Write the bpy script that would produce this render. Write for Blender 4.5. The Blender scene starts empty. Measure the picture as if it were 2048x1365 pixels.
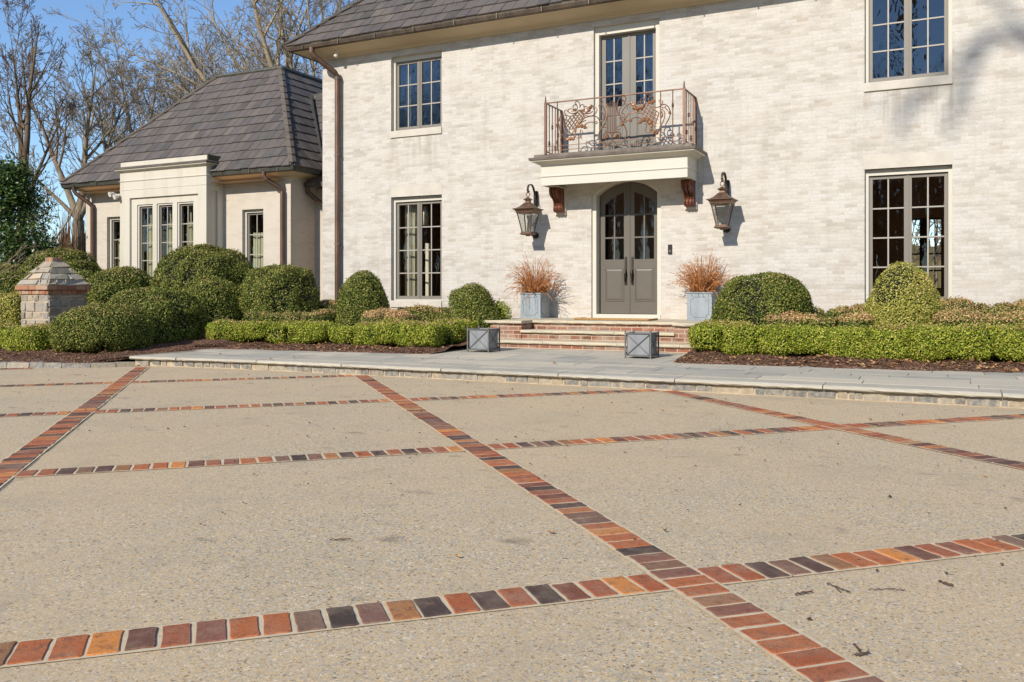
import bpy, math, random
import numpy as np
from mathutils import Vector

SC = bpy.context.scene
COL = SC.collection
rnd = random.Random(7)
R = math.radians
YW = 17.1                       # front wall plane of the house (x runs along the front, y into the house)

# ------------------------------------------------------------------ objects
def tag(o, label=None, cat=None, group=None, kind=None):
    if label: o['label'] = label
    if cat: o['category'] = cat
    if group: o['group'] = group
    if kind: o['kind'] = kind
    return o

def thing(name, label, cat, loc=(0, 0, 0), group=None):
    o = bpy.data.objects.new(name, None)
    o.empty_display_size = 0.2
    o.location = loc
    COL.objects.link(o)
    o['_org'] = list(loc)
    return tag(o, label, cat, group)

def org_of(p):
    while p is not None:
        if '_org' in p: return Vector(p['_org'])
        p = p.parent
    return Vector((0, 0, 0))

def link_mesh(name, me, mats, parent=None, smooth=False, loc=None):
    o = bpy.data.objects.new(name, me)
    COL.objects.link(o)
    for m in (mats if isinstance(mats, (list, tuple)) else [mats]):
        me.materials.append(m)
    if smooth:
        me.polygons.foreach_set('use_smooth', [True] * len(me.polygons))
    off = Vector(loc) if loc is not None else (org_of(parent) if parent else Vector((0, 0, 0)))
    if off.length > 0:
        me.transform(__import__('mathutils').Matrix.Translation(-off))
    if parent: o.parent = parent
    elif loc is not None:
        o.location = loc
        o['_org'] = list(loc)
    return o

def copy_tree(o, parent=None):
    c = o.copy(); COL.objects.link(c)
    if parent: c.parent = parent
    for ch in list(o.children): copy_tree(ch, c)
    return c

class MB:
    def __init__(s): s.v = []; s.f = []; s.m = []; s.mi = 0
    def add(s, vs, fs):
        b = len(s.v); s.v += [tuple(v) for v in vs]
        for f in fs: s.f.append([b + i for i in f]); s.m.append(s.mi)
    def quad(s, a, b, c, d): s.add([a, b, c, d], [(0, 1, 2, 3)])
    def poly(s, pts): s.add(pts, [tuple(range(len(pts)))])
    def box(s, x0, x1, y0, y1, z0, z1):
        if x0 > x1: x0, x1 = x1, x0
        if y0 > y1: y0, y1 = y1, y0
        s.add([(x0,y0,z0),(x1,y0,z0),(x1,y1,z0),(x0,y1,z0),(x0,y0,z1),(x1,y0,z1),(x1,y1,z1),(x0,y1,z1)],
              [(3,2,1,0),(4,5,6,7),(0,1,5,4),(1,2,6,5),(2,3,7,6),(3,0,4,7)])
    def hexa(s, p):             # 4 bottom + 4 top points
        s.add(p, [(3,2,1,0),(4,5,6,7),(0,1,5,4),(1,2,6,5),(2,3,7,6),(3,0,4,7)])
    def bbox(s, x0, x1, y0, y1, z0, z1, b=.008):    # box with chamfered top and front edges
        s.add([(x0,y0,z0),(x1,y0,z0),(x1,y1,z0),(x0,y1,z0),(x0,y0,z1-b),(x1,y0,z1-b),(x1,y1,z1-b),(x0,y1,z1-b),
               (x0+b,y0+b,z1),(x1-b,y0+b,z1),(x1-b,y1-b,z1),(x0+b,y1-b,z1)],
              [(3,2,1,0),(0,1,5,4),(1,2,6,5),(2,3,7,6),(3,0,4,7),(4,5,9,8),(5,6,10,9),(6,7,11,10),(7,4,8,11),(8,9,10,11)])
    def sweep(s, prof, path, closed=False, caps=True, flip=1):
        """profile [(out, z)] swept along an xy path with mitred corners; out = to the right of the path"""
        n = len(path); rings = []
        for i in range(n):
            p = Vector((path[i][0], path[i][1]))
            ds = []
            if i > 0 or closed: ds.append((p - Vector(path[i-1][:2])).normalized())
            if i < n-1 or closed: ds.append((Vector(path[(i+1) % n][:2]) - p).normalized())
            ns = [Vector((d.y, -d.x)) * flip for d in ds]
            m = ns[0] if len(ns) == 1 else (ns[0] + ns[1]) / (1 + ns[0].dot(ns[1]))
            rings.append([(p.x + m.x*o, p.y + m.y*o, z) for o, z in prof])
        k = len(prof); b = len(s.v)
        for r in rings: s.v += r
        cnt = n if closed else n-1
        for i in range(cnt):
            for j in range(k):
                a0 = b + i*k + j; a1 = b + i*k + (j+1) % k
                c0 = b + ((i+1) % n)*k + j; c1 = b + ((i+1) % n)*k + (j+1) % k
                s.f.append([a0, c0, c1, a1]); s.m.append(s.mi)
        if caps and not closed:
            s.f.append([b + j for j in range(k)]); s.m.append(s.mi)
            s.f.append([b + (n-1)*k + j for j in reversed(range(k))]); s.m.append(s.mi)
    def tube(s, pts, r, n=6, caps=True):
        pts = [Vector(p) for p in pts]
        rs = r if isinstance(r, (list, tuple)) else [r]*len(pts)
        b = len(s.v); up = None
        for i, p in enumerate(pts):
            d = (pts[min(i+1, len(pts)-1)] - pts[max(i-1, 0)])
            d = d.normalized() if d.length > 1e-9 else Vector((0, 0, 1))
            if up is None: up = d.orthogonal().normalized()
            up = (up - d*up.dot(d))
            up = up.normalized() if up.length > 1e-6 else d.orthogonal().normalized()
            w = d.cross(up)
            for j in range(n):
                a = 2*math.pi*j/n
                s.v.append(tuple(p + (up*math.cos(a) + w*math.sin(a))*rs[i]))
        for i in range(len(pts)-1):
            for j in range(n):
                s.f.append([b+i*n+j, b+i*n+(j+1) % n, b+(i+1)*n+(j+1) % n, b+(i+1)*n+j]); s.m.append(s.mi)
        if caps:
            s.f.append([b+j for j in reversed(range(n))]); s.m.append(s.mi)
            e = b+(len(pts)-1)*n
            s.f.append([e+j for j in range(n)]); s.m.append(s.mi)
    def lathe(s, prof, c=(0,0), n=16, square=False, a0=0):
        """prof [(r,z)]"""
        b = len(s.v); k = len(prof)
        if square:
            for r, z in prof: s.v += [(c[0]-r,c[1]-r,z),(c[0]+r,c[1]-r,z),(c[0]+r,c[1]+r,z),(c[0]-r,c[1]+r,z)]
            n = 4
        else:
            for r, z in prof:
                for j in range(n):
                    a = a0 + 2*math.pi*j/n
                    s.v.append((c[0]+r*math.cos(a), c[1]+r*math.sin(a), z))
        for i in range(k-1):
            for j in range(n):
                s.f.append([b+i*n+j, b+i*n+(j+1) % n, b+(i+1)*n+(j+1) % n, b+(i+1)*n+j]); s.m.append(s.mi)
        s.f.append([b+j for j in reversed(range(n))]); s.m.append(s.mi)
        s.f.append([b+(k-1)*n+j for j in range(n)]); s.m.append(s.mi)
    def build(s, name, mats, parent=None, smooth=False, loc=None):
        me = bpy.data.meshes.new(name)
        me.from_pydata(s.v, [], s.f)
        if any(s.m): me.polygons.foreach_set('material_index', s.m)
        me.update()
        return link_mesh(name, me, mats, parent, smooth, loc)

def np_mesh(name, V, F, attrs=None):
    """V (n,3), F list of (m,k) int arrays"""
    me = bpy.data.meshes.new(name)
    V = np.asarray(V, np.float32)
    Fs = F if isinstance(F, list) else [F]
    me.vertices.add(len(V)); me.vertices.foreach_set('co', V.ravel())
    nl = sum(f.size for f in Fs); npoly = sum(len(f) for f in Fs)
    me.loops.add(nl); me.polygons.add(npoly)
    me.loops.foreach_set('vertex_index', np.concatenate([f.ravel() for f in Fs]).astype(np.int32))
    starts = []; off = 0
    for f in Fs:
        starts.append(off + np.arange(len(f))*f.shape[1]); off += f.size
    me.polygons.foreach_set('loop_start', np.concatenate(starts).astype(np.int32))
    for k, a in (attrs or {}).items():
        at = me.attributes.new(k, 'FLOAT', 'POINT')
        at.data.foreach_set('value', np.asarray(a, np.float32))
    me.update(calc_edges=True)
    me.validate()
    return me

def catmull(pts, sub=4):
    if len(pts) < 3: return pts
    P = [pts[0]] + list(pts) + [pts[-1]]
    out = []
    for i in range(1, len(P)-2):
        p0, p1, p2, p3 = [np.array(q, float) for q in P[i-1:i+3]]
        for k in range(sub):
            t = k/sub
            out.append(tuple(.5*((2*p1) + (-p0+p2)*t + (2*p0-5*p1+4*p2-p3)*t*t + (-p0+3*p1-3*p2+p3)*t**3)))
    out.append(tuple(P[-2]))
    return out

# ------------------------------------------------------------------ materials
WARM = (1.0, .950, .868)
def wm(c): return tuple(a*b for a, b in zip(c, WARM))
class NT:
    def __init__(s, name):
        s.mat = bpy.data.materials.new(name); s.mat.use_nodes = True
        s.t = s.mat.node_tree; s.t.nodes.clear()
        s.out = s.n('ShaderNodeOutputMaterial')
    def n(s, typ, **kw):
        nd = s.t.nodes.new(typ)
        for k, v in kw.items():
            if k.startswith('_'):
                key = k[1:]
                key = int(key) if key.isdigit() else key.replace('_', ' ')
                if hasattr(v, 'is_linked') or hasattr(v, 'links'): s.t.links.new(v, nd.inputs[key])
                else: nd.inputs[key].default_value = v
            else: setattr(nd, k, v)
        return nd
    def l(s, a, b): s.t.links.new(a, b)
    def coord(s, which='Object'): return s.n('ShaderNodeTexCoord').outputs[which]
    def mapping(s, v, scale=(1,1,1), rot=(0,0,0), loc=(0,0,0)):
        m = s.n('ShaderNodeMapping'); s.l(v, m.inputs[0])
        m.inputs['Scale'].default_value = scale; m.inputs['Rotation'].default_value = rot; m.inputs['Location'].default_value = loc
        return m.outputs[0]
    def noise(s, v, scale, detail=4, rough=.55, dist=0):
        nd = s.n('ShaderNodeTexNoise'); s.l(v, nd.inputs['Vector'])
        nd.inputs['Scale'].default_value = scale; nd.inputs['Detail'].default_value = detail
        nd.inputs['Roughness'].default_value = rough; nd.inputs['Distortion'].default_value = dist
        return nd.outputs['Fac']
    def vor(s, v, scale, feature='F1'):
        nd = s.n('ShaderNodeTexVoronoi', feature=feature); s.l(v, nd.inputs['Vector'])
        nd.inputs['Scale'].default_value = scale
        return nd
    def ramp(s, fac, stops, interp='LINEAR'):
        nd = s.n('ShaderNodeValToRGB'); s.l(fac, nd.inputs[0])
        cr = nd.color_ramp; cr.interpolation = interp
        while len(cr.elements) < len(stops): cr.elements.new(.5)
        for e, (p, c) in zip(cr.elements, stops):
            e.position = p
            e.color = (c, c, c, 1) if isinstance(c, (int, float)) else (*wm(c), 1)
        return nd.outputs[0]
    def mix(s, fac, a, b, blend='MIX'):
        nd = s.n('ShaderNodeMix', data_type='RGBA', blend_type=blend)
        for i, v in ((0, fac), (6, a), (7, b)):
            if hasattr(v, 'links'): s.l(v, nd.inputs[i])
            elif i == 0: nd.inputs[0].default_value = v
            else: nd.inputs[i].default_value = (*wm(v), 1)
        return nd.outputs[2]
    def math(s, op, a, b=None, clamp=False):
        nd = s.n('ShaderNodeMath', operation=op, use_clamp=clamp)
        for i, v in enumerate((a, b)):
            if v is None: continue
            if hasattr(v, 'links'): s.l(v, nd.inputs[i])
            else: nd.inputs[i].default_value = v
        return nd.outputs[0]
    def bump(s, h, strength=.5, dist=.01):
        nd = s.n('ShaderNodeBump'); s.l(h, nd.inputs['Height'])
        nd.inputs['Strength'].default_value = strength; nd.inputs['Distance'].default_value = dist
        return nd.outputs[0]
    def rand(s): return s.n('ShaderNodeNewGeometry').outputs['Random Per Island']
    def attr(s, name): return s.n('ShaderNodeAttribute', attribute_name=name).outputs['Fac']
    def bsdf(s, col, rough=.7, metal=0, normal=None, spec=.5, **kw):
        b = s.n('ShaderNodeBsdfPrincipled')
        for k, v in (('Base Color', col), ('Roughness', rough), ('Metallic', metal), ('Specular IOR Level', spec)):
            if hasattr(v, 'links'): s.l(v, b.inputs[k])
            else: b.inputs[k].default_value = (*v, 1) if k == 'Base Color' else v
        if normal is not None: s.l(normal, b.inputs['Normal'])
        for k, v in kw.items(): b.inputs[k.replace('_', ' ')].default_value = v
        return b.outputs[0]
    def done(s, sh): s.l(sh, s.out.inputs[0]); return s.mat

def simple(name, col, rough=.6, metal=0, var=.12, scale=6, bump=0, spec=.4):
    t = NT(name); c = t.coord()
    n = t.noise(c, scale, 5, .6)
    lo = tuple(x*(1-var) for x in col); hi = tuple(min(1, x*(1+var)) for x in col)
    cc = t.ramp(n, [(.3, lo), (.7, hi)])
    nm = t.bump(t.noise(c, scale*14, 3), bump, .004) if bump else None
    return t.done(t.bsdf(cc, rough, metal, nm, spec))

M = {}
def m_isl(name, stops, rough=.8, spec=.2):
    t = NT(name); return t.done(t.bsdf(t.ramp(t.rand(), stops), rough, 0, None, spec))
def m_wash(name, tanness=.5, shift=0, beige=0, stains=()):
    t = NT(name); c = t.coord()
    sp = t.n('ShaderNodeSeparateXYZ'); t.l(c, sp.inputs[0])
    xy = t.math('ADD', sp.outputs[0], sp.outputs[1])
    cb = t.n('ShaderNodeCombineXYZ'); t.l(xy, cb.inputs[0]); t.l(sp.outputs[2], cb.inputs[1])
    v = cb.outputs[0]
    wob = t.noise(v, 9, 2)
    vv = t.n('ShaderNodeVectorMath', operation='ADD'); t.l(v, vv.inputs[0])
    w2 = t.n('ShaderNodeCombineXYZ'); t.l(t.math('MULTIPLY', t.math('SUBTRACT', wob, .5), .02), w2.inputs[1])
    t.l(t.math('MULTIPLY', t.math('SUBTRACT', wob, .5), .014), w2.inputs[0])
    t.l(w2.outputs[0], vv.inputs[1])
    br = t.n('ShaderNodeTexBrick', offset=.5, squash=1)
    t.l(vv.outputs[0], br.inputs['Vector'])
    for k, x in (('Color1', (0,0,0,1)), ('Color2', (1,1,1,1)), ('Mortar', (.4,.4,.4,1)), ('Scale', 1), ('Mortar Size', .007), ('Mortar Smooth', .6), ('Bias', 0), ('Brick Width', .212), ('Row Height', .068)):
        br.inputs[k].default_value = x
    perb = br.outputs['Color']; mort = br.outputs['Fac']
    st = t.mapping(v, (1, 2.6, 1))
    big = t.noise(st, .75, 5, .62)
    mid = t.noise(t.mapping(v, (1, 3.2, 1), loc=(3, 7, 0)), 3.2, 4, .6)
    fine = t.noise(t.mapping(v, (1, 2.4, 1)), 22, 5, .7)
    sel = t.math('ADD', t.math('ADD', t.math('MULTIPLY', perb, .15), t.math('MULTIPLY', big, .86)), t.math('MULTIPLY', mid, .54))
    mask = t.ramp(sel, [(.70 - shift, 0), (1.0 - shift, 1)])
    sel2 = t.math('ADD', t.math('MULTIPLY', perb, .22), t.math('MULTIPLY', t.noise(t.mapping(st, loc=(11, 4, 2)), 1.4, 5, .65), .95))
    greym = t.ramp(sel2, [(.55, 0), (.80, 1)])
    base = t.mix(t.ramp(fine, [(.35, 0), (.65, 1)]), (.515, .505, .482), (.625, .615, .592))
    base = t.mix(t.math('MULTIPLY', mask, .62*tanness+.10), base, (.42, .36, .29))
    base = t.mix(t.math('MULTIPLY', greym, .50), base, (.335, .315, .275))
    pk = t.math('MULTIPLY', t.ramp(t.math('MULTIPLY', perb, t.noise(v, 2.0, 3)), [(.50, 0), (.56, 1)]), .15)
    base = t.mix(pk, base, (.42, .27, .175))
    streak = t.ramp(t.noise(t.mapping(v, (4.5, .35, 1)), 1.0, 4, .6), [(.52, 0), (.80, 1)])
    base = t.mix(t.math('MULTIPLY', streak, .30), base, (.34, .31, .265))
    base = t.mix(t.math('MULTIPLY', mort, .10), base, (.46, .42, .36))
    if beige: base = t.mix(beige, base, (.55, .49, .40))
    def box(v, a, b, s):
        p = t.n('ShaderNodeMapRange', clamp=True, interpolation_type='SMOOTHSTEP'); t.l(v, p.inputs[0]); p.inputs[1].default_value = a-s; p.inputs[2].default_value = a
        q = t.n('ShaderNodeMapRange', clamp=True, interpolation_type='SMOOTHSTEP'); t.l(v, q.inputs[0]); q.inputs[1].default_value = b; q.inputs[2].default_value = b+s; q.inputs[3].default_value = 1; q.inputs[4].default_value = 0
        return t.math('MULTIPLY', p.outputs[0], q.outputs[0])
    for x0, x1, z0, z1 in stains:          # runs of dirt below the sills and the balcony ends
        k = t.math('MULTIPLY', box(sp.outputs[0], x0, x1, .06), box(sp.outputs[2], z1-.02, z1, z1-z0))
        runs = t.ramp(t.noise(t.mapping(v, (9, .5, 1), loc=(x0, z0, 0)), 1.2, 4, .7), [(.46, 0), (.66, .55)])
        base = t.mix(t.math('MULTIPLY', k, runs), base, (.32, .275, .22))
    low = t.n('ShaderNodeMapRange', clamp=True); t.l(sp.outputs[2], low.inputs[0]); low.inputs[1].default_value = 1.5; low.inputs[2].default_value = .6
    base = t.mix(t.math('MULTIPLY', t.math('MULTIPLY', low.outputs[0], t.ramp(mid, [(.35, 0), (.65, 1)])), .30), base, (.52, .40, .27))
    h = t.math('ADD', t.math('MULTIPLY', t.math('SUBTRACT', 1, mort), 1), t.math('MULTIPLY', fine, .9))
    h = t.math('ADD', h, t.math('MULTIPLY', perb, .25))
    return t.done(t.bsdf(base, .9, 0, t.bump(h, .42, .006), .15))
M['wash'] = m_wash('limewashed_brick', .5, 0, 0, [(-5.80, -4.38, 3.9, 4.85), (4.57, 6.02, 3.9, 4.87), (-5.80, -4.38, .2, .87), (-1.72, -1.5, 3.0, 3.9), (1.45, 1.66, 3.0, 3.9)])
M['wash_wing'] = m_wash('limewashed_wing_brick', .12, -.30, .55)
M['stone_trim'] = simple('painted_limestone', (.55, .525, .475), .85, 0, .10, 3, .25, .15)
M['cream'] = simple('cream_paint', (.585, .57, .515), .6, 0, .04, 1.6, 0, .3)
M['cornice'] = simple('cornice_shaded_cream', (.56, .475, .34), .65, 0, .05, 1.2, 0, .3)  # cream cornice: eave shade and warm bounced light are put into this tan
def m_bay():
    t = NT('weathered_cream_render'); c = t.coord()
    n = t.noise(t.mapping(c, (2.4, 2.4, .35)), 1.2, 5, .6)
    cc = t.mix(t.ramp(n, [(.5, 0), (.78, .45)]), (.575, .555, .49), (.40, .355, .27))
    return t.done(t.bsdf(cc, .75, 0, t.bump(t.noise(c, 40, 3), .08, .004), .2))
M['bay'] = m_bay()
M['taupe'] = simple('taupe_sash_paint', (.205, .19, .165), .5, 0, .05, 2)
M['taupe_lt'] = simple('muntin_paint', (.36, .34, .305), .5, 0, .05, 2)
M['door'] = simple('door_paint', (.125, .113, .096), .42, 0, .07, 1.4, 0, .4)
M['door_up'] = simple('balcony_door_paint', (.185, .175, .155), .45, 0, .05, 1.4, 0, .4)
M['iron'] = simple('dark_bronze', (.055, .045, .038), .45, .6, .3, 12)
M['bronze'] = simple('lantern_bronze', (.155, .098, .070), .45, .55, .35, 9)
def m_copper(name, a, b, c3, rough=.5, metal=.55):
    t = NT(name); c = t.coord()
    n = t.noise(t.mapping(c, (1, 1, .35)), 5, 6, .68)
    cc = t.ramp(n, [(.3, a), (.5, b), (.72, c3)])
    return t.done(t.bsdf(cc, rough, metal, t.bump(n, .1, .01), .4))
M['copper'] = m_copper('aged_copper', (.085, .058, .046), (.135, .085, .064), (.20, .115, .082))
M['gutter'] = m_copper('gutter_copper', (.075, .062, .05), (.12, .098, .078), (.17, .135, .105))
M['gutter_grey'] = m_copper('gutter_verdigris', (.075, .080, .072), (.11, .112, .098), (.16, .15, .12))
M['rail'] = m_copper('railing_copper', (.125, .075, .052), (.205, .118, .080), (.29, .172, .118), .45, .35)
M['leafcop'] = m_copper('gilded_copper_leaf', (.21, .10, .05), (.34, .175, .09), (.44, .26, .15), .42, .45)
M['corbel'] = m_copper('corbel_copper', (.06, .022, .013), (.155, .052, .028), (.25, .09, .046), .40, .35)
M['flash'] = m_copper('lead_flashing', (.10, .085, .072), (.145, .122, .105), (.20, .175, .155), .6, .3)
def m_slate():
    t = NT('roof_slate'); c = t.coord(); r = t.rand()
    cc = t.ramp(r, [(0, (.070, .064, .064)), (.35, (.108, .096, .095)), (.6, (.128, .110, .106)), (.8, (.088, .085, .090)), (1, (.155, .132, .118))])
    n = t.noise(c, 3.2, 6, .7)
    cc = t.mix(t.math('MULTIPLY', t.ramp(n, [(.42, 0), (.72, 1)]), .5), cc, (.165, .145, .118))
    cc = t.mix(t.math('MULTIPLY', t.ramp(t.noise(t.mapping(c, loc=(8, 3, 1)), 1.1, 6, .75), [(.52, 0), (.72, 1)]), .45), cc, (.075, .078, .062))
    return t.done(t.bsdf(cc, .75, 0, t.bump(t.noise(c, 30, 4), .25, .006), .3))
M['slate'] = m_slate()
M['cap'] = simple('ridge_tile', (.125, .108, .092), .8, 0, .2, 3, .2)
def m_glass(name, tint, refl, wave=.5):
    t = NT(name); c = t.coord()
    nm = t.bump(t.noise(t.mapping(c, (1, 1, .8)), 3.4, 2, .5, .8), wave, .02)
    g = t.n('ShaderNodeBsdfGlossy'); g.inputs['Roughness'].default_value = .0; g.inputs['Color'].default_value = (.92, .96, 1, 1); t.l(nm, g.inputs['Normal'])
    tr = t.n('ShaderNodeBsdfTransparent'); tr.inputs['Color'].default_value = (*tint, 1)
    fr = t.n('ShaderNodeFresnel'); fr.inputs['IOR'].default_value = 1.5
    f = t.math('MULTIPLY', fr.outputs[0], refl, True)
    mx = t.n('ShaderNodeMixShader'); t.l(f, mx.inputs[0]); t.l(tr.outputs[0], mx.inputs[1]); t.l(g.outputs[0], mx.inputs[2])
    return t.done(mx.outputs[0])
M['glass'] = m_glass('window_glass', (.88, .87, .82), 1.1, .02)
M['glass_up'] = m_glass('old_wavy_glass', (.50, .54, .56), 2.9, .20)
M['lampglass'] = m_glass('lantern_glass', (.86, .88, .86), 1.6, .1)
M['room'] = simple('room_plaster', (.50, .36, .255), .9, 0, .3, .6)
M['roomfloor'] = simple('room_boards', (.10, .055, .03), .6, 0, .3, 2)
M['curtain'] = simple('sheer_curtain', (.46, .50, .39), .9, 0, .06, 4)
M['drape'] = simple('pale_drape', (.40, .41, .34), .9, 0, .08, 4)
M['shade'] = simple('lampshade_linen', (.85, .82, .70), .9, 0, .03, 4)
def m_redbrick():
    t = NT('red_brick'); c = t.coord()
    sp = t.n('ShaderNodeSeparateXYZ'); t.l(c, sp.inputs[0])
    cb = t.n('ShaderNodeCombineXYZ'); t.l(t.math('ADD', sp.outputs[0], sp.outputs[1]), cb.inputs[0]); t.l(sp.outputs[2], cb.inputs[1])
    br = t.n('ShaderNodeTexBrick', offset=.5)
    t.l(t.mapping(cb.outputs[0], loc=(0, .052, 0)), br.inputs['Vector'])
    for k, x in (('Color1', (0,0,0,1)), ('Color2', (1,1,1,1)), ('Mortar', (.4,.4,.4,1)), ('Scale', 1), ('Mortar Size', .007), ('Mortar Smooth', .2), ('Brick Width', .215), ('Row Height', .075)):
        br.inputs[k].default_value = x
    cc = t.ramp(br.outputs['Color'], [(0, (.14, .066, .050)), (.3, (.22, .095, .066)), (.6, (.30, .125, .082)), (.85, (.27, .155, .12)), (1, (.21, .16, .145))])
    eff = t.ramp(t.noise(t.mapping(c, (1, 1, 2)), 2.3, 5, .65), [(.46, 0), (.68, .85)])
    cc = t.mix(eff, cc, (.40, .33, .27))
    cc = t.mix(br.outputs['Fac'], cc, (.50, .42, .32))
    h = t.math('ADD', t.math('SUBTRACT', 1, br.outputs['Fac']), t.math('MULTIPLY', t.noise(c, 60, 3), .4))
    return t.done(t.bsdf(cc, .9, 0, t.bump(h, .6, .008), .2))
M['redbrick'] = m_redbrick()
def m_bluestone(name, tone=1.0):
    t = NT(name); c = t.coord(); r = t.rand()
    cc = t.ramp(r, [(0, (.29, .295, .27)), (.22, (.47, .445, .375)), (.45, (.37, .37, .335)), (.7, (.56, .51, .415)), (1, (.28, .29, .28))])
    n = t.noise(c, 2.2, 6, .65)
    cc = t.mix(t.math('MULTIPLY', t.ramp(n, [(.40, 0), (.70, 1)]), .5), cc, (.57, .535, .45))
    cc = t.mix(t.ramp(t.noise(c, 28, 4, .7), [(.35, .25), (.6, 0)]), cc, (.32, .32, .295))
    return t.done(t.bsdf(cc, .75, 0, t.bump(t.noise(c, 24, 6, .7), .35, .008), .3))
M['bluestone'] = m_bluestone('bluestone')
M['joint'] = simple('sand_joint', (.24, .205, .15), .95, 0, .2, 12, .3)
def m_treads():
    t = NT('sandstone_tread'); c = t.coord()
    n = t.noise(t.mapping(c, (1, 1, 3)), 2.5, 6, .65)
    cc = t.ramp(n, [(.3, (.42, .395, .32)), (.5, (.52, .475, .37)), (.7, (.58, .49, .35))])
    return t.done(t.bsdf(cc, .8, 0, t.bump(t.noise(t.mapping(c, (1, 1, 4)), 18, 6, .7), .45, .01), .25))
M['tread'] = m_treads()
def m_granite():
    t = NT('kerb_granite'); c = t.coord(); r = t.rand()
    cc = t.ramp(r, [(0, (.115, .12, .125)), (.25, (.19, .195, .195)), (.45, (.14, .145, .15)), (.62, (.34, .285, .20)), (.8, (.27, .26, .235)), (1, (.13, .138, .145))])
    n = t.noise(c, 16, 5, .7)
    cc = t.mix(t.math('MULTIPLY', t.ramp(n, [(.4, 0), (.7, 1)]), .55), cc, (.56, .53, .46))
    st = t.noise(t.mapping(c, (14, 14, .8)), 1, 4, .6)
    cc = t.mix(t.math('MULTIPLY', t.ramp(st, [(.5, 0), (.72, 1)]), .5), cc, (.46, .37, .24))
    return t.done(t.bsdf(cc, .85, 0, t.bump(n, .6, .012), .25))
M['granite'] = m_granite()
M['mortar'] = simple('pale_mortar', (.43, .37, .285), .95, 0, .2, 9, .4)
def m_fieldstone():
    t = NT('fieldstone'); c = t.coord(); r = t.rand()
    cc = t.ramp(r, [(0, (.20, .185, .16)), (.25, (.40, .35, .27)), (.5, (.30, .29, .265)), (.75, (.50, .42, .31)), (1, (.24, .245, .25))])
    n = t.noise(c, 9, 6, .7)
    cc = t.mix(t.math('MULTIPLY', t.ramp(n, [(.42, 0), (.7, 1)]), .5), cc, (.47, .42, .33))
    return t.done(t.bsdf(cc, .9, 0, t.bump(n, .7, .02), .2))
M['fieldstone'] = m_fieldstone()
def m_drive():
    t = NT('exposed_aggregate'); c = t.coord('Generated') if False else t.coord()
    v1 = t.vor(c, 142); v2 = t.vor(t.mapping(c, loc=(3.3, 1.7, 0)), 92)
    pal = [(0, (.37, .30, .195)), (.14, (.60, .48, .30)), (.30, (.46, .435, .385)), (.46, (.66, .535, .355)), (.56, (.31, .32, .315)), (.68, (.60, .41, .20)), (.79, (.50, .44, .34)), (.88, (.76, .69, .55)), (.935, (.085, .07, .052))]
    s1 = t.n('ShaderNodeSeparateColor'); t.l(v1.outputs['Color'], s1.inputs[0])
    s2 = t.n('ShaderNodeSeparateColor'); t.l(v2.outputs['Color'], s2.inputs[0])
    c1 = t.ramp(s1.outputs[0], pal, 'CONSTANT'); c2 = t.ramp(s2.outputs[0], pal, 'CONSTANT')
    d1 = t.ramp(v1.outputs['Distance'], [(.25, 0), (.62, 1)])
    stones = t.mix(t.ramp(s2.outputs[1], [(.58, 0), (.62, 1)], 'LINEAR'), c1, c2)
    cc = t.mix(t.math('MULTIPLY', d1, .45), stones, (.53, .43, .282))
    big = t.noise(c, .42, 4, .6)
    cc = t.mix(t.math('MULTIPLY', t.ramp(big, [(.40, 0), (.66, 1)]), .45), cc, (.60, .455, .285))
    mid = t.noise(t.mapping(c, (1, 1, 1), loc=(5, 2, 0)), 1.5, 5, .65)
    cc = t.mix(t.math('MULTIPLY', t.ramp(mid, [(.50, 0), (.74, 1)]), .42), cc, (.36, .31, .225))
    spots = t.noise(t.mapping(c, (.8, 1.2, 1), loc=(1.3, 4.2, 0)), 3.6, 3, .5)
    cc = t.mix(t.math('MULTIPLY', t.ramp(spots, [(.64, 0), (.77, 1)]), .6), cc, (.15, .125, .095))
    h = t.math('SUBTRACT', 1, v1.outputs['Distance'])
    return t.done(t.bsdf(cc, .85, 0, t.bump(h, .22, .004), .2))
M['drive'] = m_drive()
def m_pavebrick():
    t = NT('paving_brick'); c = t.coord(); r = t.rand()
    cc = t.ramp(r, [(0, (.075, .060, .055)), (.09, (.115, .078, .070)), (.18, (.19, .085, .065)), (.26, (.42, .125, .058)), (.40, (.52, .175, .072)), (.54, (.40, .14, .080)), (.66, (.25, .135, .108)), (.74, (.28, .16, .095)), (.80, (.72, .29, .085)), (.88, (.16, .125, .115)), (.94, (.50, .17, .075)), (1, (.48, .34, .17))])
    n = t.noise(c, 24, 6, .72)
    cc = t.mix(t.ramp(n, [(.36, .6), (.50, 0)]), cc, (.15, .075, .055))
    n2 = t.noise(t.mapping(c, loc=(4, 9, 1)), 11, 5, .7)
    cc = t.mix(t.ramp(n2, [(.58, 0), (.74, .5)]), cc, (.52, .30, .19))
    dust = t.ramp(t.noise(t.mapping(c, loc=(2, 5, 0)), 5.5, 6, .7), [(.45, 0), (.72, .42)])
    cc = t.mix(dust, cc, (.42, .33, .24))
    cc = t.mix(t.ramp(t.noise(c, 130, 3, .7), [(.36, .5), (.46, 0)]), cc, (.10, .065, .055))
    return t.done(t.bsdf(cc, .95, 0, t.bump(t.noise(c, 55, 6, .8), .8, .008), .12))
M['pavebrick'] = m_pavebrick()
M['oldbrick'] = m_isl('old_brick', [(0, (.27, .12, .075)), (.35, (.40, .20, .125)), (.6, (.30, .20, .155)), (.8, (.46, .25, .15)), (1, (.38, .31, .25))], .9)
M['bandmortar'] = simple('band_mortar', (.60, .51, .36), .95, 0, .14, 25, .5)
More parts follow.
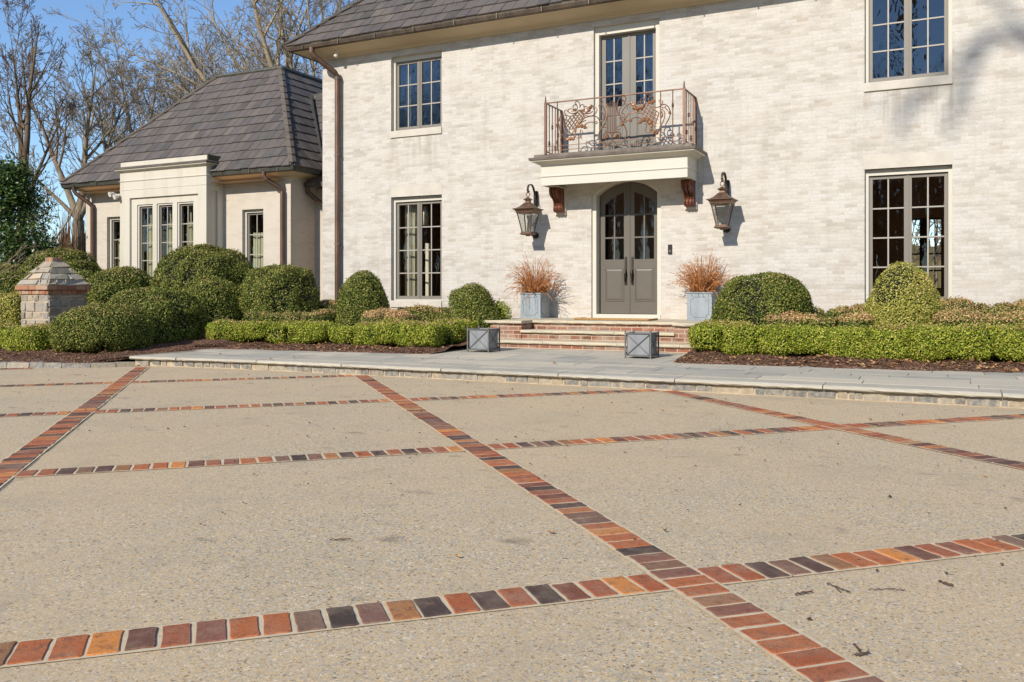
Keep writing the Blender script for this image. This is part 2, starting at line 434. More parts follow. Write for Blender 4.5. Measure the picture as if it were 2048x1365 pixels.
def m_mulch():
    t = NT('bark_mulch'); c = t.coord()
    v = t.vor(t.mapping(c, (1, 2.2, 1), rot=(0, 0, .5)), 34)
    s = t.n('ShaderNodeSeparateColor'); t.l(v.outputs['Color'], s.inputs[0])
    cc = t.ramp(s.outputs[0], [(0, (.075, .045, .034)), (.35, (.19, .105, .074)), (.65, (.285, .160, .110)), (.88, (.40, .25, .17)), (.97, (.58, .43, .29))], 'CONSTANT')
    cc = t.mix(t.ramp(t.noise(c, 3, 4), [(.45, 0), (.7, .3)]), cc, (.075, .040, .028))
    h = t.math('ADD', t.math('SUBTRACT', 1, v.outputs['Distance']), t.noise(c, 40, 4))
    return t.done(t.bsdf(cc, .95, 0, t.bump(h, .9, .03), .1))
M['mulch'] = m_mulch()
M['chips'] = m_isl('bark_chips', [(0, (.05, .028, .018)), (.5, (.13, .07, .045)), (.85, (.22, .13, .08)), (1, (.36, .25, .15))])
M['deadleaf'] = m_isl('dead_leaves', [(0, (.20, .10, .05)), (.4, (.36, .20, .10)), (.8, (.48, .29, .14)), (1, (.56, .40, .24))])
M['twig'] = simple('twig_bark', (.095, .055, .035), .9, 0, .3, 30)
def m_lawn():
    t = NT('winter_lawn'); c = t.coord()
    cc = t.ramp(t.noise(c, .3, 6, .7), [(.3, (.10, .085, .04)), (.5, (.15, .13, .06)), (.7, (.20, .16, .085))])
    return t.done(t.bsdf(cc, .95, 0, t.bump(t.noise(c, 12, 5), .8, .05), .1))
M['lawn'] = m_lawn()
def m_leaf(name, stops, tan=(.66, .45, .23), rough=.6, trans=.22):
    t = NT(name); c = t.coord(); r = t.rand()
    n = t.noise(c, 3.4, 4, .6)
    f = t.math('ADD', t.math('MULTIPLY', r, .62), t.math('MULTIPLY', n, .38))
    cc = t.ramp(f, stops)
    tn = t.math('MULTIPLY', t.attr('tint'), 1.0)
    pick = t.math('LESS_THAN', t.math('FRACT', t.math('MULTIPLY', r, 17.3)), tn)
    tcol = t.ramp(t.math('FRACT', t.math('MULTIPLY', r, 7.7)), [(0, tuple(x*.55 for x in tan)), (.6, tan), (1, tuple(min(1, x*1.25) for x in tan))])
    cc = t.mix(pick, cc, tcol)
    b = t.bsdf(cc, rough, 0, None, .18)
    tl = t.n('ShaderNodeBsdfTranslucent'); t.l(cc, tl.inputs['Color'])
    mx = t.n('ShaderNodeMixShader'); mx.inputs[0].default_value = trans
    t.l(b, mx.inputs[1]); t.l(tl.outputs[0], mx.inputs[2])
    return t.done(mx.outputs[0])
G_dark = [(.20, (.026, .044, .012)), (.38, (.082, .128, .022)), (.56, (.195, .235, .040)), (.72, (.36, .36, .085)), (.88, (.54, .49, .22))]
G_hedge = [(.18, (.055, .095, .012)), (.36, (.175, .245, .024)), (.55, (.33, .395, .040)), (.74, (.51, .53, .09)), (.90, (.68, .63, .22))]
G_egg = [(.20, (.12, .145, .028)), (.38, (.28, .30, .055)), (.56, (.44, .43, .09)), (.74, (.62, .575, .17)), (.90, (.80, .71, .34))]
M['box_dark'] = m_leaf('boxwood_dark', G_dark)
M['box_hedge'] = m_leaf('boxwood_hedge', G_hedge)
M['box_egg'] = m_leaf('boxwood_yellow', G_egg)
M['holly'] = m_leaf('holly_leaf', [(.18, (.012, .030, .009)), (.40, (.035, .078, .020)), (.62, (.085, .145, .036)), (.82, (.18, .25, .075)), (.95, (.34, .40, .17))], rough=.3, trans=.1)
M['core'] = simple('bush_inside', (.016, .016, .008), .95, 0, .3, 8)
def m_bark(name, a, b):
    t = NT(name); c = t.coord()
    n = t.noise(t.mapping(c, (1, 1, .3)), 4, 6, .7)
    return t.done(t.bsdf(t.ramp(n, [(.35, a), (.65, b)]), .95, 0, t.bump(n, .6, .04), .1))
M['bark'] = m_bark('grey_bark', (.13, .105, .08), (.34, .29, .22))
M['bark_grey'] = m_bark('ash_grey_bark', (.17, .145, .125), (.36, .32, .27))
M['bark_brown'] = m_bark('brown_bark', (.085, .062, .045), (.20, .155, .11))
M['bark_pale'] = m_bark('pale_bark', (.20, .165, .115), (.42, .355, .255))
M['vine'] = m_bark('vine_stems', (.10, .055, .035), (.26, .15, .095))
M['wood'] = m_bark('woodland_bark', (.11, .085, .065), (.25, .20, .15))
M['rust'] = m_isl('rusty_fern_stalks', [(0, (.22, .085, .03)), (.4, (.48, .20, .065)), (.75, (.66, .30, .10)), (1, (.56, .38, .22))])
def m_lead(name, col):
    t = NT(name); c = t.coord()
    n = t.noise(t.mapping(c, (1, 1, .4)), 5, 5, .65)
    cc = t.ramp(n, [(.3, tuple(x*.82 for x in col)), (.55, col), (.75, tuple(min(1, x*1.22) for x in col))])
    return t.done(t.bsdf(cc, .55, .15, t.bump(n, .08, .01), .4))
M['lead'] = m_lead('lead_planter', (.285, .335, .38))
M['zinc'] = m_lead('zinc_sheet', (.235, .255, .285))
M['frame'] = simple('painted_steel_frame', (.155, .155, .15), .5, .3, .2, 9)
M['coir'] = simple('coir', (.40, .24, .10), .95, 0, .3, 60, .8)
M['black'] = simple('black_plastic', (.018, .017, .016), .4)
M['white'] = simple('white_plastic', (.62, .60, .55), .5)
M['candle'] = simple('candle_sleeve', (.62, .58, .50), .6)
M['flame'] = simple('bulb_glass', (.62, .36, .18), .3)
M['soil'] = simple('dry_soil', (.10, .065, .04), .95, 0, .3, 20, .5)
# ------------------------------------------------------------------ builders for the houses
def wall_open(mb, y, x0, x1, z0, z1, ops, depth=.14):
    xs = sorted({x0, x1, *[o[0] for o in ops], *[o[1] for o in ops]})
    zs = sorted({z0, z1, *[o[2] for o in ops], *[o[3] for o in ops]})
    for i in range(len(xs)-1):
        for j in range(len(zs)-1):
            cx = (xs[i]+xs[i+1])/2; cz = (zs[j]+zs[j+1])/2
            if any(o[0] < cx < o[1] and o[2] < cz < o[3] for o in ops): continue
            mb.quad((xs[i],y,zs[j]), (xs[i+1],y,zs[j]), (xs[i+1],y,zs[j+1]), (xs[i],y,zs[j+1]))
    for a, b, c, d in ops:
        e = y+depth
        mb.quad((a,y,c),(a,e,c),(a,e,d),(a,y,d)); mb.quad((b,y,c),(b,y,d),(b,e,d),(b,e,c))
        mb.quad((a,y,d),(a,e,d),(b,e,d),(b,y,d)); mb.quad((a,y,c),(b,y,c),(b,e,c),(a,e,c))

def extr_y(mb, poly, y0, y1):          # poly in (x,z)
    n = len(poly)
    mb.add([(x, y0, z) for x, z in poly] + [(x, y1, z) for x, z in poly],
           [tuple(range(n)), tuple(reversed(range(n, 2*n)))] + [(i, i+n, (i+1) % n + n, (i+1) % n) for i in range(n)])
def extr_x(mb, poly, x0, x1):          # poly in (y,z)
    n = len(poly)
    mb.add([(x0, y, z) for y, z in poly] + [(x1, y, z) for y, z in poly],
           [tuple(range(n)), tuple(reversed(range(n, 2*n)))] + [(i, i+n, (i+1) % n + n, (i+1) % n) for i in range(n)])

def sheet(x0, x1, y, z0, z1, folds=9, amp=.03, gather=0):
    mb = MB(); n = folds*6; f = rnd.random()*6
    pts = [(x0+(x1-x0)*i/n, y+amp*math.sin(f+i*2*math.pi/6+math.sin(i*.7))*(.6+.4*math.sin(i*.37+f))) for i in range(n+1)]
    for i in range(n):
        a, b = pts[i], pts[i+1]
        mb.quad((a[0],a[1],z0),(b[0],b[1],z0),(b[0],b[1],z1),(a[0],a[1],z1))
    return mb

def casement(parent, x0, x1, z0, z1, yf, cols, rows, nsash=2, frame_w=.055, head=.09, stile=.055, mats=('cream', 'taupe', 'taupe_lt'), glass='glass', sill=True, lintel=0, yw=None, fr_d=.16):
    """x0..x1, z0..z1 = wall opening; yf = front of the painted frame"""
    f = MB()
    f.box(x0, x0+frame_w, yf, yf+fr_d, z0, z1); f.box(x1-frame_w, x1, yf, yf+fr_d, z0, z1)
    f.box(x0+frame_w, x1-frame_w, yf+.004, yf+fr_d, z1-head, z1); f.box(x0+frame_w, x1-frame_w, yf+.004, yf+fr_d, z0, z0+.03)
    win = f.build('window', M[mats[0]], parent)
    a, b = x0+frame_w, x1-frame_w; c, d = z0+.03, z1-head-.012
    wS = (b-a)/nsash; ys = yf+.05
    for k in range(nsash):
        s = MB(); p, q = a+k*wS+.004, a+(k+1)*wS-.004
        s.box(p, p+stile, ys, ys+.05, c, d); s.box(q-stile, q, ys, ys+.05, c, d)
        s.box(p+stile, q-stile, ys+.003, ys+.05, d-stile*.9, d); s.box(p+stile, q-stile, ys+.003, ys+.05, c, c+stile*1.3)
        ga, gb, gc, gd = p+stile, q-stile, c+stile*1.3, d-stile*.9
        s.mi = 1
        for i in range(1, cols):
            x = ga+(gb-ga)*i/cols; s.box(x-.0125, x+.0125, ys+.012, ys+.04, gc, gd)
        for j in range(1, rows):
            z = gc+(gd-gc)*j/rows; s.box(ga, gb, ys+.010, ys+.042, z-.0125, z+.0125)
        if nsash == 2 and k == 0:
            s.mi = 0; s.box(q-.012, q+.02, ys-.014, ys-.002, c, d)
        s.build('sash', [M[mats[1]], M[mats[2]]], win)
        g = MB(); g.quad((ga, ys+.027, gc), (gb, ys+.027, gc), (gb, ys+.027, gd), (ga, ys+.027, gd))
        g.build('pane', M[glass], win)
    if sill:
        s = MB(); n = 14; yb = yw-.035
        for i in range(n):      # slightly chipped lower arris
            pass
        s.bbox(x0-.005, x1+.005, yb, yf+.06, z0-.155, z0, .012)
        s.build('sill', M['stone_trim'], win)
    if lintel:
        s = MB(); s.box(x0-.01, x1+.01, yw-.006, yw+.1, z1, z1+lintel); s.build('lintel', M['stone_trim'], win)
    return win

def slates(mb, O, u, v, n, uL, uR, S, exp=.39, w=.275, seed=1):
    rr = random.Random(seed); O, u, v, n = Vector(O), Vector(u), Vector(v), Vector(n)
    i = 0; s0 = -.05
    while s0 < S-.02:
        s1 = min(s0+exp+.05, S)
        l0, l1, r0, r1 = uL(max(s0, 0)), uL(s1), uR(max(s0, 0)), uR(s1)
        x = min(l0, l1) - rr.random()*w
        while x < max(r0, r1):
            ww = w*(1+rr.uniform(-.04, .04)); a, b = x+.0055, x+ww-.0055
            p = [max(a, l0), min(b, r0), min(b, r1), max(a, l1)]
            x += ww
            if p[0] > p[1] or p[3] > p[2]:
                p[0], p[1] = min(p[0], p[1]), max(p[0], p[1]) if p[0] <= p[1] else min(p[0], p[1])
                if p[3] > p[2]: p[3] = p[2] = (p[3]+p[2])/2
                if p[0] > p[1]: p[0] = p[1] = (p[0]+p[1])/2
                if abs(p[0]-p[1])+abs(p[2]-p[3]) < .02: continue
            lo, hi = .036+rr.uniform(-.006, .007), .006
            j = rr.uniform(-.012, .012)
            q = []
            for th in (-.022, 0):
                q += [O+u*p[0]+v*(s0+j)+n*(lo+th), O+u*p[1]+v*(s0+j)+n*(lo+th), O+u*p[2]+v*s1+n*(hi+th), O+u*p[3]+v*s1+n*(hi+th)]
            mb.hexa([q[0],q[1],q[2],q[3],q[4],q[5],q[6],q[7]])
        s0 += exp; i += 1

def hip_caps(mb, P0, P1, a, b, n, step=.36, wid=.15):
    P0, P1, a, b, n = Vector(P0), Vector(P1), Vector(a).normalized(), Vector(b).normalized(), Vector(n).normalized()
    L = (P1-P0).length; d = (P1-P0)/L; t = -.02
    while t < L-.05:
        e = min(t+step+.06, L)
        for side in (a, b):
            p = P0+d*t; q = P0+d*e
            h0, h1 = .085, .05
            mb.hexa([p+n*(h0-.03), p+side*wid+n*(h0-.045), q+side*wid+n*(h1-.045), q+n*(h1-.03),
                     p+n*h0, p+side*wid+n*(h0-.018), q+side*wid+n*(h1-.018), q+n*h1])
        t += step

def gutter_straps(mb, x0, x1, y, z, out=1, step=1.05):
    x = x0+.4
    while x < x1:
        mb.box(x-.012, x+.012, y-.012, y, z-.13, z+.004); x += step

# ------------------------------------------------------------------ the main house
XL, XR = -13.68, 4.6
house = thing('main_house', 'two storey limewashed brick house with a slate roof and an arched grey double door', 'house', (-5.87, YW, 0))
OPS = [(-11.66, -10.27, 1.04, 3.47), (-11.66, -10.27, 5.02, 6.78), (-1.29, .14, 1.04, 3.47), (-1.29, .14, 5.04, 6.79),
       (-6.57, -5.15, 4.07, 6.79)]
DX0, DX1, DZ0 = -6.62, -5.12, .69
cxd = (DX0+DX1)/2
def arch(hw, rise, z_spring, n=18):
    Rr = (hw*hw+rise*rise)/(2*rise); zc = z_spring+rise-Rr; a = math.asin(hw/Rr)
    return [(cxd+Rr*math.sin(t), zc+Rr*math.cos(t)) for t in [(-a+2*a*i/n) for i in range(n+1)]]
arch_o = arch(.75, .30, 3.27); arch_i = arch(.64, .25, 3.265)
w = MB()
wall_open(w, YW, XL, XR, -.1, 7.1, OPS + [(DX0, DX1, DZ0, 3.57)], .12)
# spandrels over the arched opening
top = 3.57
pts = arch_o
for i in range(len(pts)-1):
    (xa, za), (xb, zb) = pts[i], pts[i+1]
    if za < top-.001 or zb < top-.001: w.quad((xa, YW+.001, za), (xb, YW+.001, zb), (xb, YW+.001, top), (xa, YW+.001, top))
    w.quad((xa, YW+.001, za), (xb, YW+.001, zb), (xb, YW+.14, zb), (xa, YW+.14, za))
w.quad((XL, YW, -.1), (XL, YW, 7.1), (XL, 23.2, 7.1), (XL, 23.2, -.1))
w.quad((XR, YW, -.1), (XR, 23.2, -.1), (XR, 23.2, 7.1), (XR, YW, 7.1))
wall_open(w, 23.2, XL, XR, -.1, 7.1, [(-.82, -.02, 1.3, 3.0)], -.2)
w.build('wall', M['wash'], house)

itr = MB()
for zf in (.70, 4.0): itr.quad((XL+.2, 17.42, zf), (XR-.2, 17.42, zf), (XR-.2, 22.9, zf), (XL+.2, 22.9, zf))
for zc in (3.75, 6.95): itr.quad((XL+.2, 17.42, zc), (XR-.2, 17.42, zc), (XR-.2, 22.9, zc), (XL+.2, 22.9, zc))
for xx in (XL+.2, -8.6, -3.2, XR-.2): itr.quad((xx, 17.42, .7), (xx, 22.9, .7), (xx, 22.9, 6.95), (xx, 17.42, 6.95))
wall_open(itr, 22.9, XL+.2, XR-.2, .7, 6.95, [(-.82, -.02, 1.3, 3.0)], .25)
itr.quad((-6.9, 18.9, .7), (-4.8, 18.9, .7), (-4.8, 18.9, 3.74), (-6.9, 18.9, 3.74))
itr.build('interior', M['room'], house)
bk = MB()
for x, q in ((-.82, .03), (-.42, .09), (-.18, .012), (-.02, .03)): bk.box(x-q, x+q, 22.93, 22.98, 1.3, 3.0)
for z in (1.32, 1.75, 2.15, 2.55, 2.98): bk.box(-.82, -.02, 22.94, 22.97, z-.018, z+.018)
bk.build('rear_window', M['iron'], house)

# windows
for i, o in enumerate(OPS[:4]):
    up = i in (1, 3)
    wn = casement(house, *o, YW+.10, 2, 3 if up else 4, 2, .062, .11, .06, glass='glass_up' if up else 'glass', sill=True, lintel=0 if up else .245, yw=YW)
    if i == 0:
        sheet(-11.55, -11.22, YW+.42, 1.0, 3.4, 5, .035).build('curtain', M['drape'], wn)
        sheet(-11.06, -10.93, YW+.55, 1.0, 2.4, 2, .02).build('curtain', M['shade'], wn)
        s = MB(); s.lathe([(.10, 3.28), (.13, 3.05), (.125, 2.83), (.02, 2.80)], (-11.08, YW+.50), 16); s.build('valance_swag', M['shade'], wn, True)
    if i == 1:
        sheet(-11.56, -11.40, YW+.45, 4.9, 6.7, 3, .03).build('curtain', M['drape'], wn)

# roof
rf = MB()
slates(rf, (-14.29, 16.49, 7.22), (1,0,0), (0,.7071,.7071), (0,-.7071,.7071), lambda s: s*.7071, lambda s: XR+.4+14.29, 5.2, .39, .28, 3)
slates(rf, (-14.29, 16.49, 7.22), (0,1,0), (.7071,0,.7071), (-.7071,0,.7071), lambda s: s*.7071, lambda s: 7.32-s*.7071, 5.2, .39, .28, 4)
rf.quad((-10.6, 20.15, 10.86), (XR+.4, 20.15, 10.86), (XR+.4, 23.8, 7.22), (-14.29, 23.8, 7.22))
rf.poly([(XR+.3, 16.49, 7.2), (XR+.3, 23.8, 7.2), (XR+.3, 20.15, 10.8)])
rf.quad((-14.29, 16.49, 7.19), (XR+.4, 16.49, 7.19), (XR+.4, 20.15, 10.83), (-10.63, 20.15, 10.83))
roof = rf.build('roof', M['slate'], house)
hc = MB(); hip_caps(hc, (-14.29, 16.49, 7.22), (-10.63, 20.15, 10.88), (.7, -.0, .2), (0, .7, .2), (-.4, -.4, .82)); hc.build('hip_cap', M['cap'], roof)
cn = MB()
prof = [(0, 6.92), (.035, 6.92), (.045, 6.955), (.075, 6.965), (.085, 6.985), (.20, 7.0), (.34, 7.03), (.44, 7.07), (.50, 7.075), (.50, 7.16), (0, 7.16)]
cn.sweep(prof, [(XL, 23.2), (XL, YW), (XR, YW)])
cn.build('cornice', M['cornice'], house)
gt = MB()
gt.sweep([(.495, 7.085), (.545, 7.06), (.60, 7.085), (.625, 7.15), (.635, 7.215), (.62, 7.225), (.495, 7.215)], [(XL, 23.2), (XL, YW), (XR, YW)])
gutter_straps(gt, XL-.5, XR, YW-.632, 7.20)
gut = gt.build('gutter', M['gutter'], house)
dp = MB()
dp.tube([(-13.56, 16.55, 7.10), (-13.56, 16.55, 6.98), (-13.52, 16.58, 6.90), (-13.17, 16.92, 6.55), (-13.13, 16.98, 6.45), (-13.13, 16.98, .25)], .068, 10)
dpp = dp.build('downpipe', M['copper'], house, False)
for z in (6.40, 4.55, 2.4):
    b = MB(); b.tube([(-13.13, 16.98, z-.02), (-13.13, 16.98, z+.02)], .078, 10); b.box(-13.15, -13.11, 16.99, YW+.01, z-.02, z+.02); b.build('pipe_bracket', M['flash'], dpp)
sl = MB(); sl.tube([(-13.02, 16.80, 7.02), (-13.02, 16.80, 6.93)], .035, 10); sl.tube([(-13.02, 16.80, 6.93), (-13.04, 16.77, 6.86)], .045, 10)
sl.build('soffit_spotlight', M['cream'], house)

# arched front door
def strips(mb, x0, x1, y0, y1, zlo, zhi, n=12):
    for i in range(n):
        a = x0+(x1-x0)*i/n; b = x0+(x1-x0)*(i+1)/n
        mb.hexa([(a,y0,zlo(a)),(b,y0,zlo(b)),(b,y1,zlo(b)),(a,y1,zlo(a)),(a,y0,zhi(a)),(b,y0,zhi(b)),(b,y1,zhi(b)),(a,y1,zhi(a))])
fr = MB()
na = len(arch_o)
inner = arch(.66, .262, 3.266)
yfa, yfb = YW+.05, YW+.26
for i in range(na-1):
    o0, o1, i0, i1 = arch_o[i], arch_o[i+1], inner[i], inner[i+1]
    fr.hexa([(i0[0],yfa,i0[1]),(i1[0],yfa,i1[1]),(i1[0],yfb,i1[1]),(i0[0],yfb,i0[1]),(o0[0],yfa,o0[1]-.002),(o1[0],yfa,o1[1]-.002),(o1[0],yfb,o1[1]-.002),(o0[0],yfb,o0[1]-.002)])
fr.box(DX0+.002, cxd-.66, yfa, yfb, DZ0, 3.268); fr.box(cxd+.66, DX1-.002, yfa, yfb, DZ0, 3.268)
fr.box(DX0+.02, DX1-.02, YW+.03, YW+.40, DZ0-.05, DZ0+.085)
door = fr.build('front_door', M['cream'], house)
arc = arch(.64, .25, 3.265, 40)
def az(x):
    for i in range(len(arc)-1):
        if arc[i][0] <= x <= arc[i+1][0]:
            t = (x-arc[i][0])/(arc[i+1][0]-arc[i][0]); return arc[i][1]+t*(arc[i+1][1]-arc[i][1])
    return 3.265
def leaf_panel(mb, x0, x1, z0, z1, y):
    d = .012
    for (a, b, c, e) in ((x0, x1, z1-.022, z1), (x0, x1, z0, z0+.022)): mb.box(a, b, y-d, y, c, e)
    mb.box(x0, x0+.022, y-d, y, z0+.022, z1-.022); mb.box(x1-.022, x1, y-d, y, z0+.022, z1-.022)
    i = .06
    mb.add([(x0+.022,y-.001,z0+.022),(x1-.022,y-.001,z0+.022),(x1-.022,y-.001,z1-.022),(x0+.022,y-.001,z1-.022),(x0+i,y-.014,z0+i),(x1-i,y-.014,z0+i),(x1-i,y-.014,z1-i),(x0+i,y-.014,z1-i)],
           [(0,1,5,4),(1,2,6,5),(2,3,7,6),(3,0,4,7),(4,5,6,7)])
for sgn in (-1, 1):
    yl = YW+.24; xo = cxd+sgn*.64; xi = cxd+sgn*.006
    a, b = min(xo, xi), max(xo, xi)
    g_in, g_out = cxd+sgn*.115, cxd+sgn*.535
    ga, gb = min(g_in, g_out), max(g_in, g_out)
    L = MB(); Z0 = .785
    strips(L, a, ga, yl, yl+.045, lambda x: Z0, az, 4); strips(L, gb, b, yl, yl+.045, lambda x: Z0, az, 4)
    gz = lambda x: az(x)-.165-.10*abs(x-cxd)/.55
    strips(L, ga, gb, yl, yl+.045, lambda x: Z0, lambda x: 1.92, 1)
    strips(L, ga, gb, yl, yl+.045, gz, az, 10)
    xm = (ga+gb)/2
    L.box(xm-.016, xm+.016, yl+.006, yl+.04, 1.92, gz(xm)+.01)
    for z in (2.375, 2.845): L.box(ga, gb, yl+.004, yl+.042, z-.016, z+.016)
    leaf_panel(L, ga, gb, 1.04, 1.74, yl)
    if sgn < 0: L.box(xi-.02, xi+.026, yl-.016, yl-.001, Z0, az(xi)-.004)
    L.build('door_leaf', M['door'], door)
    g = MB(); g.quad((ga, yl+.025, 1.9), (gb, yl+.025, 1.9), (gb, yl+.025, gz(gb)+.02), (ga, yl+.025, gz(ga)+.02)); g.build('pane', M['glass'], door)
    hx = cxd+sgn*.072
    h = MB()
    h.tube([(hx, yl-.012, 1.40), (hx, yl-.012, 1.405)], .03, 10)
    h.box(hx-.022, hx+.022, yl-.016, yl-.001, 1.42, 1.97)
    h.tube([(hx, yl-.014, 1.44), (hx, yl-.055, 1.46), (hx, yl-.075, 1.53), (hx, yl-.075, 1.62), (hx, yl-.06, 1.68), (hx, yl-.014, 1.70)], [.012, .014, .017, .026, .02, .012], 8)
    h.tube([(hx, yl-.014, 1.44), (hx, yl-.02, 1.44)], .034, 12)
    if sgn > 0: h.tube([(hx, yl-.03, 1.88), (hx, yl-.014, 1.88)], .017, 10)
    h.build('door_handle', M['iron'], door)

# balcony door
f = MB(); a, b, c, d = OPS[4]
f.box(a+.001, a+.095, YW+.07, YW+.26, c, d-.001); f.box(b-.095, b-.001, YW+.07, YW+.26, c, d-.001); f.box(a+.095, b-.095, YW+.075, YW+.26, d-.165, d-.001)
ud = f.build('balcony_door', M['cream'], house)
for sgn in (-1, 1):
    xc = (a+b)/2; xo = xc+sgn*.612; xi = xc+sgn*.006; yl = YW+.20
    p, q = min(xo, xi), max(xo, xi); ga, gb = sorted((xc+sgn*.15, xc+sgn*.51))
    L = MB(); Z1 = 6.615
    L.box(p, ga, yl, yl+.045, 4.08, Z1); L.box(gb, q, yl, yl+.045, 4.08, Z1)
    L.box(ga, gb, yl+.001, yl+.045, 4.08, 5.12); L.box(ga, gb, yl+.001, yl+.045, 6.56, Z1)
    xm = (ga+gb)/2; L.mi = 1
    L.box(xm-.013, xm+.013, yl+.006, yl+.04, 5.12, 6.56)
    for z in (5.60, 6.08): L.box(ga, gb, yl+.004, yl+.042, z-.013, z+.013)
    L.mi = 0
    leaf_panel(L, ga, gb, 4.32, 4.95, yl)
    if sgn < 0: L.box(xi-.016, xi+.028, yl-.016, yl-.001, 4.08, Z1)
    L.build('door_leaf', [M['door_up'], M['taupe_lt']], ud)
    g = MB(); g.quad((ga, yl+.025, 5.1), (gb, yl+.025, 5.1), (gb, yl+.025, 6.58), (ga, yl+.025, 6.58)); g.build('pane', M['glass_up'], ud)

# balcony
B = MB(); bx0, bx1, by = -7.44, -4.375, 16.36
B.box(bx0, bx1, by, by+.06, 3.43, 3.90); B.box(bx0, bx0+.06, by+.06, YW+.001, 3.43, 3.90); B.box(bx1-.06, bx1, by+.06, YW+.001, 3.43, 3.90)
B.box(bx0+.06, bx1-.06, by+.06, YW+.001, 3.60, 3.66)
bpath = [(bx0, YW), (bx0, by), (bx1, by), (bx1, YW)]
B.sweep([(0, 3.60), (.012, 3.60), (.020, 3.612), (.012, 3.624), (0, 3.624)], bpath)
B.sweep([(0, 3.835), (.012, 3.835), (.02, 3.85), (.05, 3.86), (.085, 3.885), (.14, 3.905), (.165, 3.91), (.175, 3.935), (0, 3.935)], bpath)
bal = B.build('balcony', M['cream'], house)
F = MB(); F.sweep([(-.1, 3.937), (.195, 3.937), (.2, 3.985), (.115, 3.995), (.112, 4.055), (-.1, 4.06)], bpath)
F.box(bx0+.05, bx1-.05, by+.05, YW, 4.0, 4.05)
F.build('flashing', M['flash'], bal)
for xa in (-7.40, -4.59):
    c = MB(); x0, x1 = xa, xa+.19; y = lambda d: YW-d
    P = [(0, 3.425), (.42, 3.425), (.435, 3.39), (.425, 3.33), (.40, 3.28), (.345, 3.24), (.27, 3.20), (.215, 3.14), (.195, 3.06), (.215, 3.01), (.215, 2.965), (.17, 2.93), (.10, 2.925), (0, 2.925)]
    extr_x(c, [(y(d), z) for d, z in P], x0, x1)
    for xx in (x0+.03, x0+.095, x0+.16):       # carved leaf ribs
        c.tube([(xx, y(.41), 3.40), (xx, y(.44), 3.36), (xx, y(.415), 3.28), (xx, y(.35), 3.23), (xx, y(.26), 3.185), (xx, y(.21), 3.12), (xx, y(.20), 3.05), (xx, y(.222), 3.0), (xx, y(.19), 2.94)], [.012, .03, .03, .024, .02, .018, .016, .022, .014], 7)
    for xs_ in (x0, x1):
        sp = [(xs_, y(.30+.075*(1-t/14)*math.cos(t*.75)), 3.335+.075*(1-t/14)*math.sin(t*.75)) for t in range(14)]
        c.tube(sp, .012, 6)
        c.tube([(xs_, y(.14), 3.00), (xs_, y(.17), 3.02), (xs_, y(.18), 2.98), (xs_, y(.15), 2.965)], .012, 6)
    c.build('corbel', M['corbel'], bal)
    c = MB(); c.box(x0-.03, x1+.03, YW-.06, YW+.002, 2.88, 3.43); c.box(x0-.03, x1+.03, YW-.46, YW-.06, 3.428, 3.445); c.build('corbel_board', M['cream'], bal)

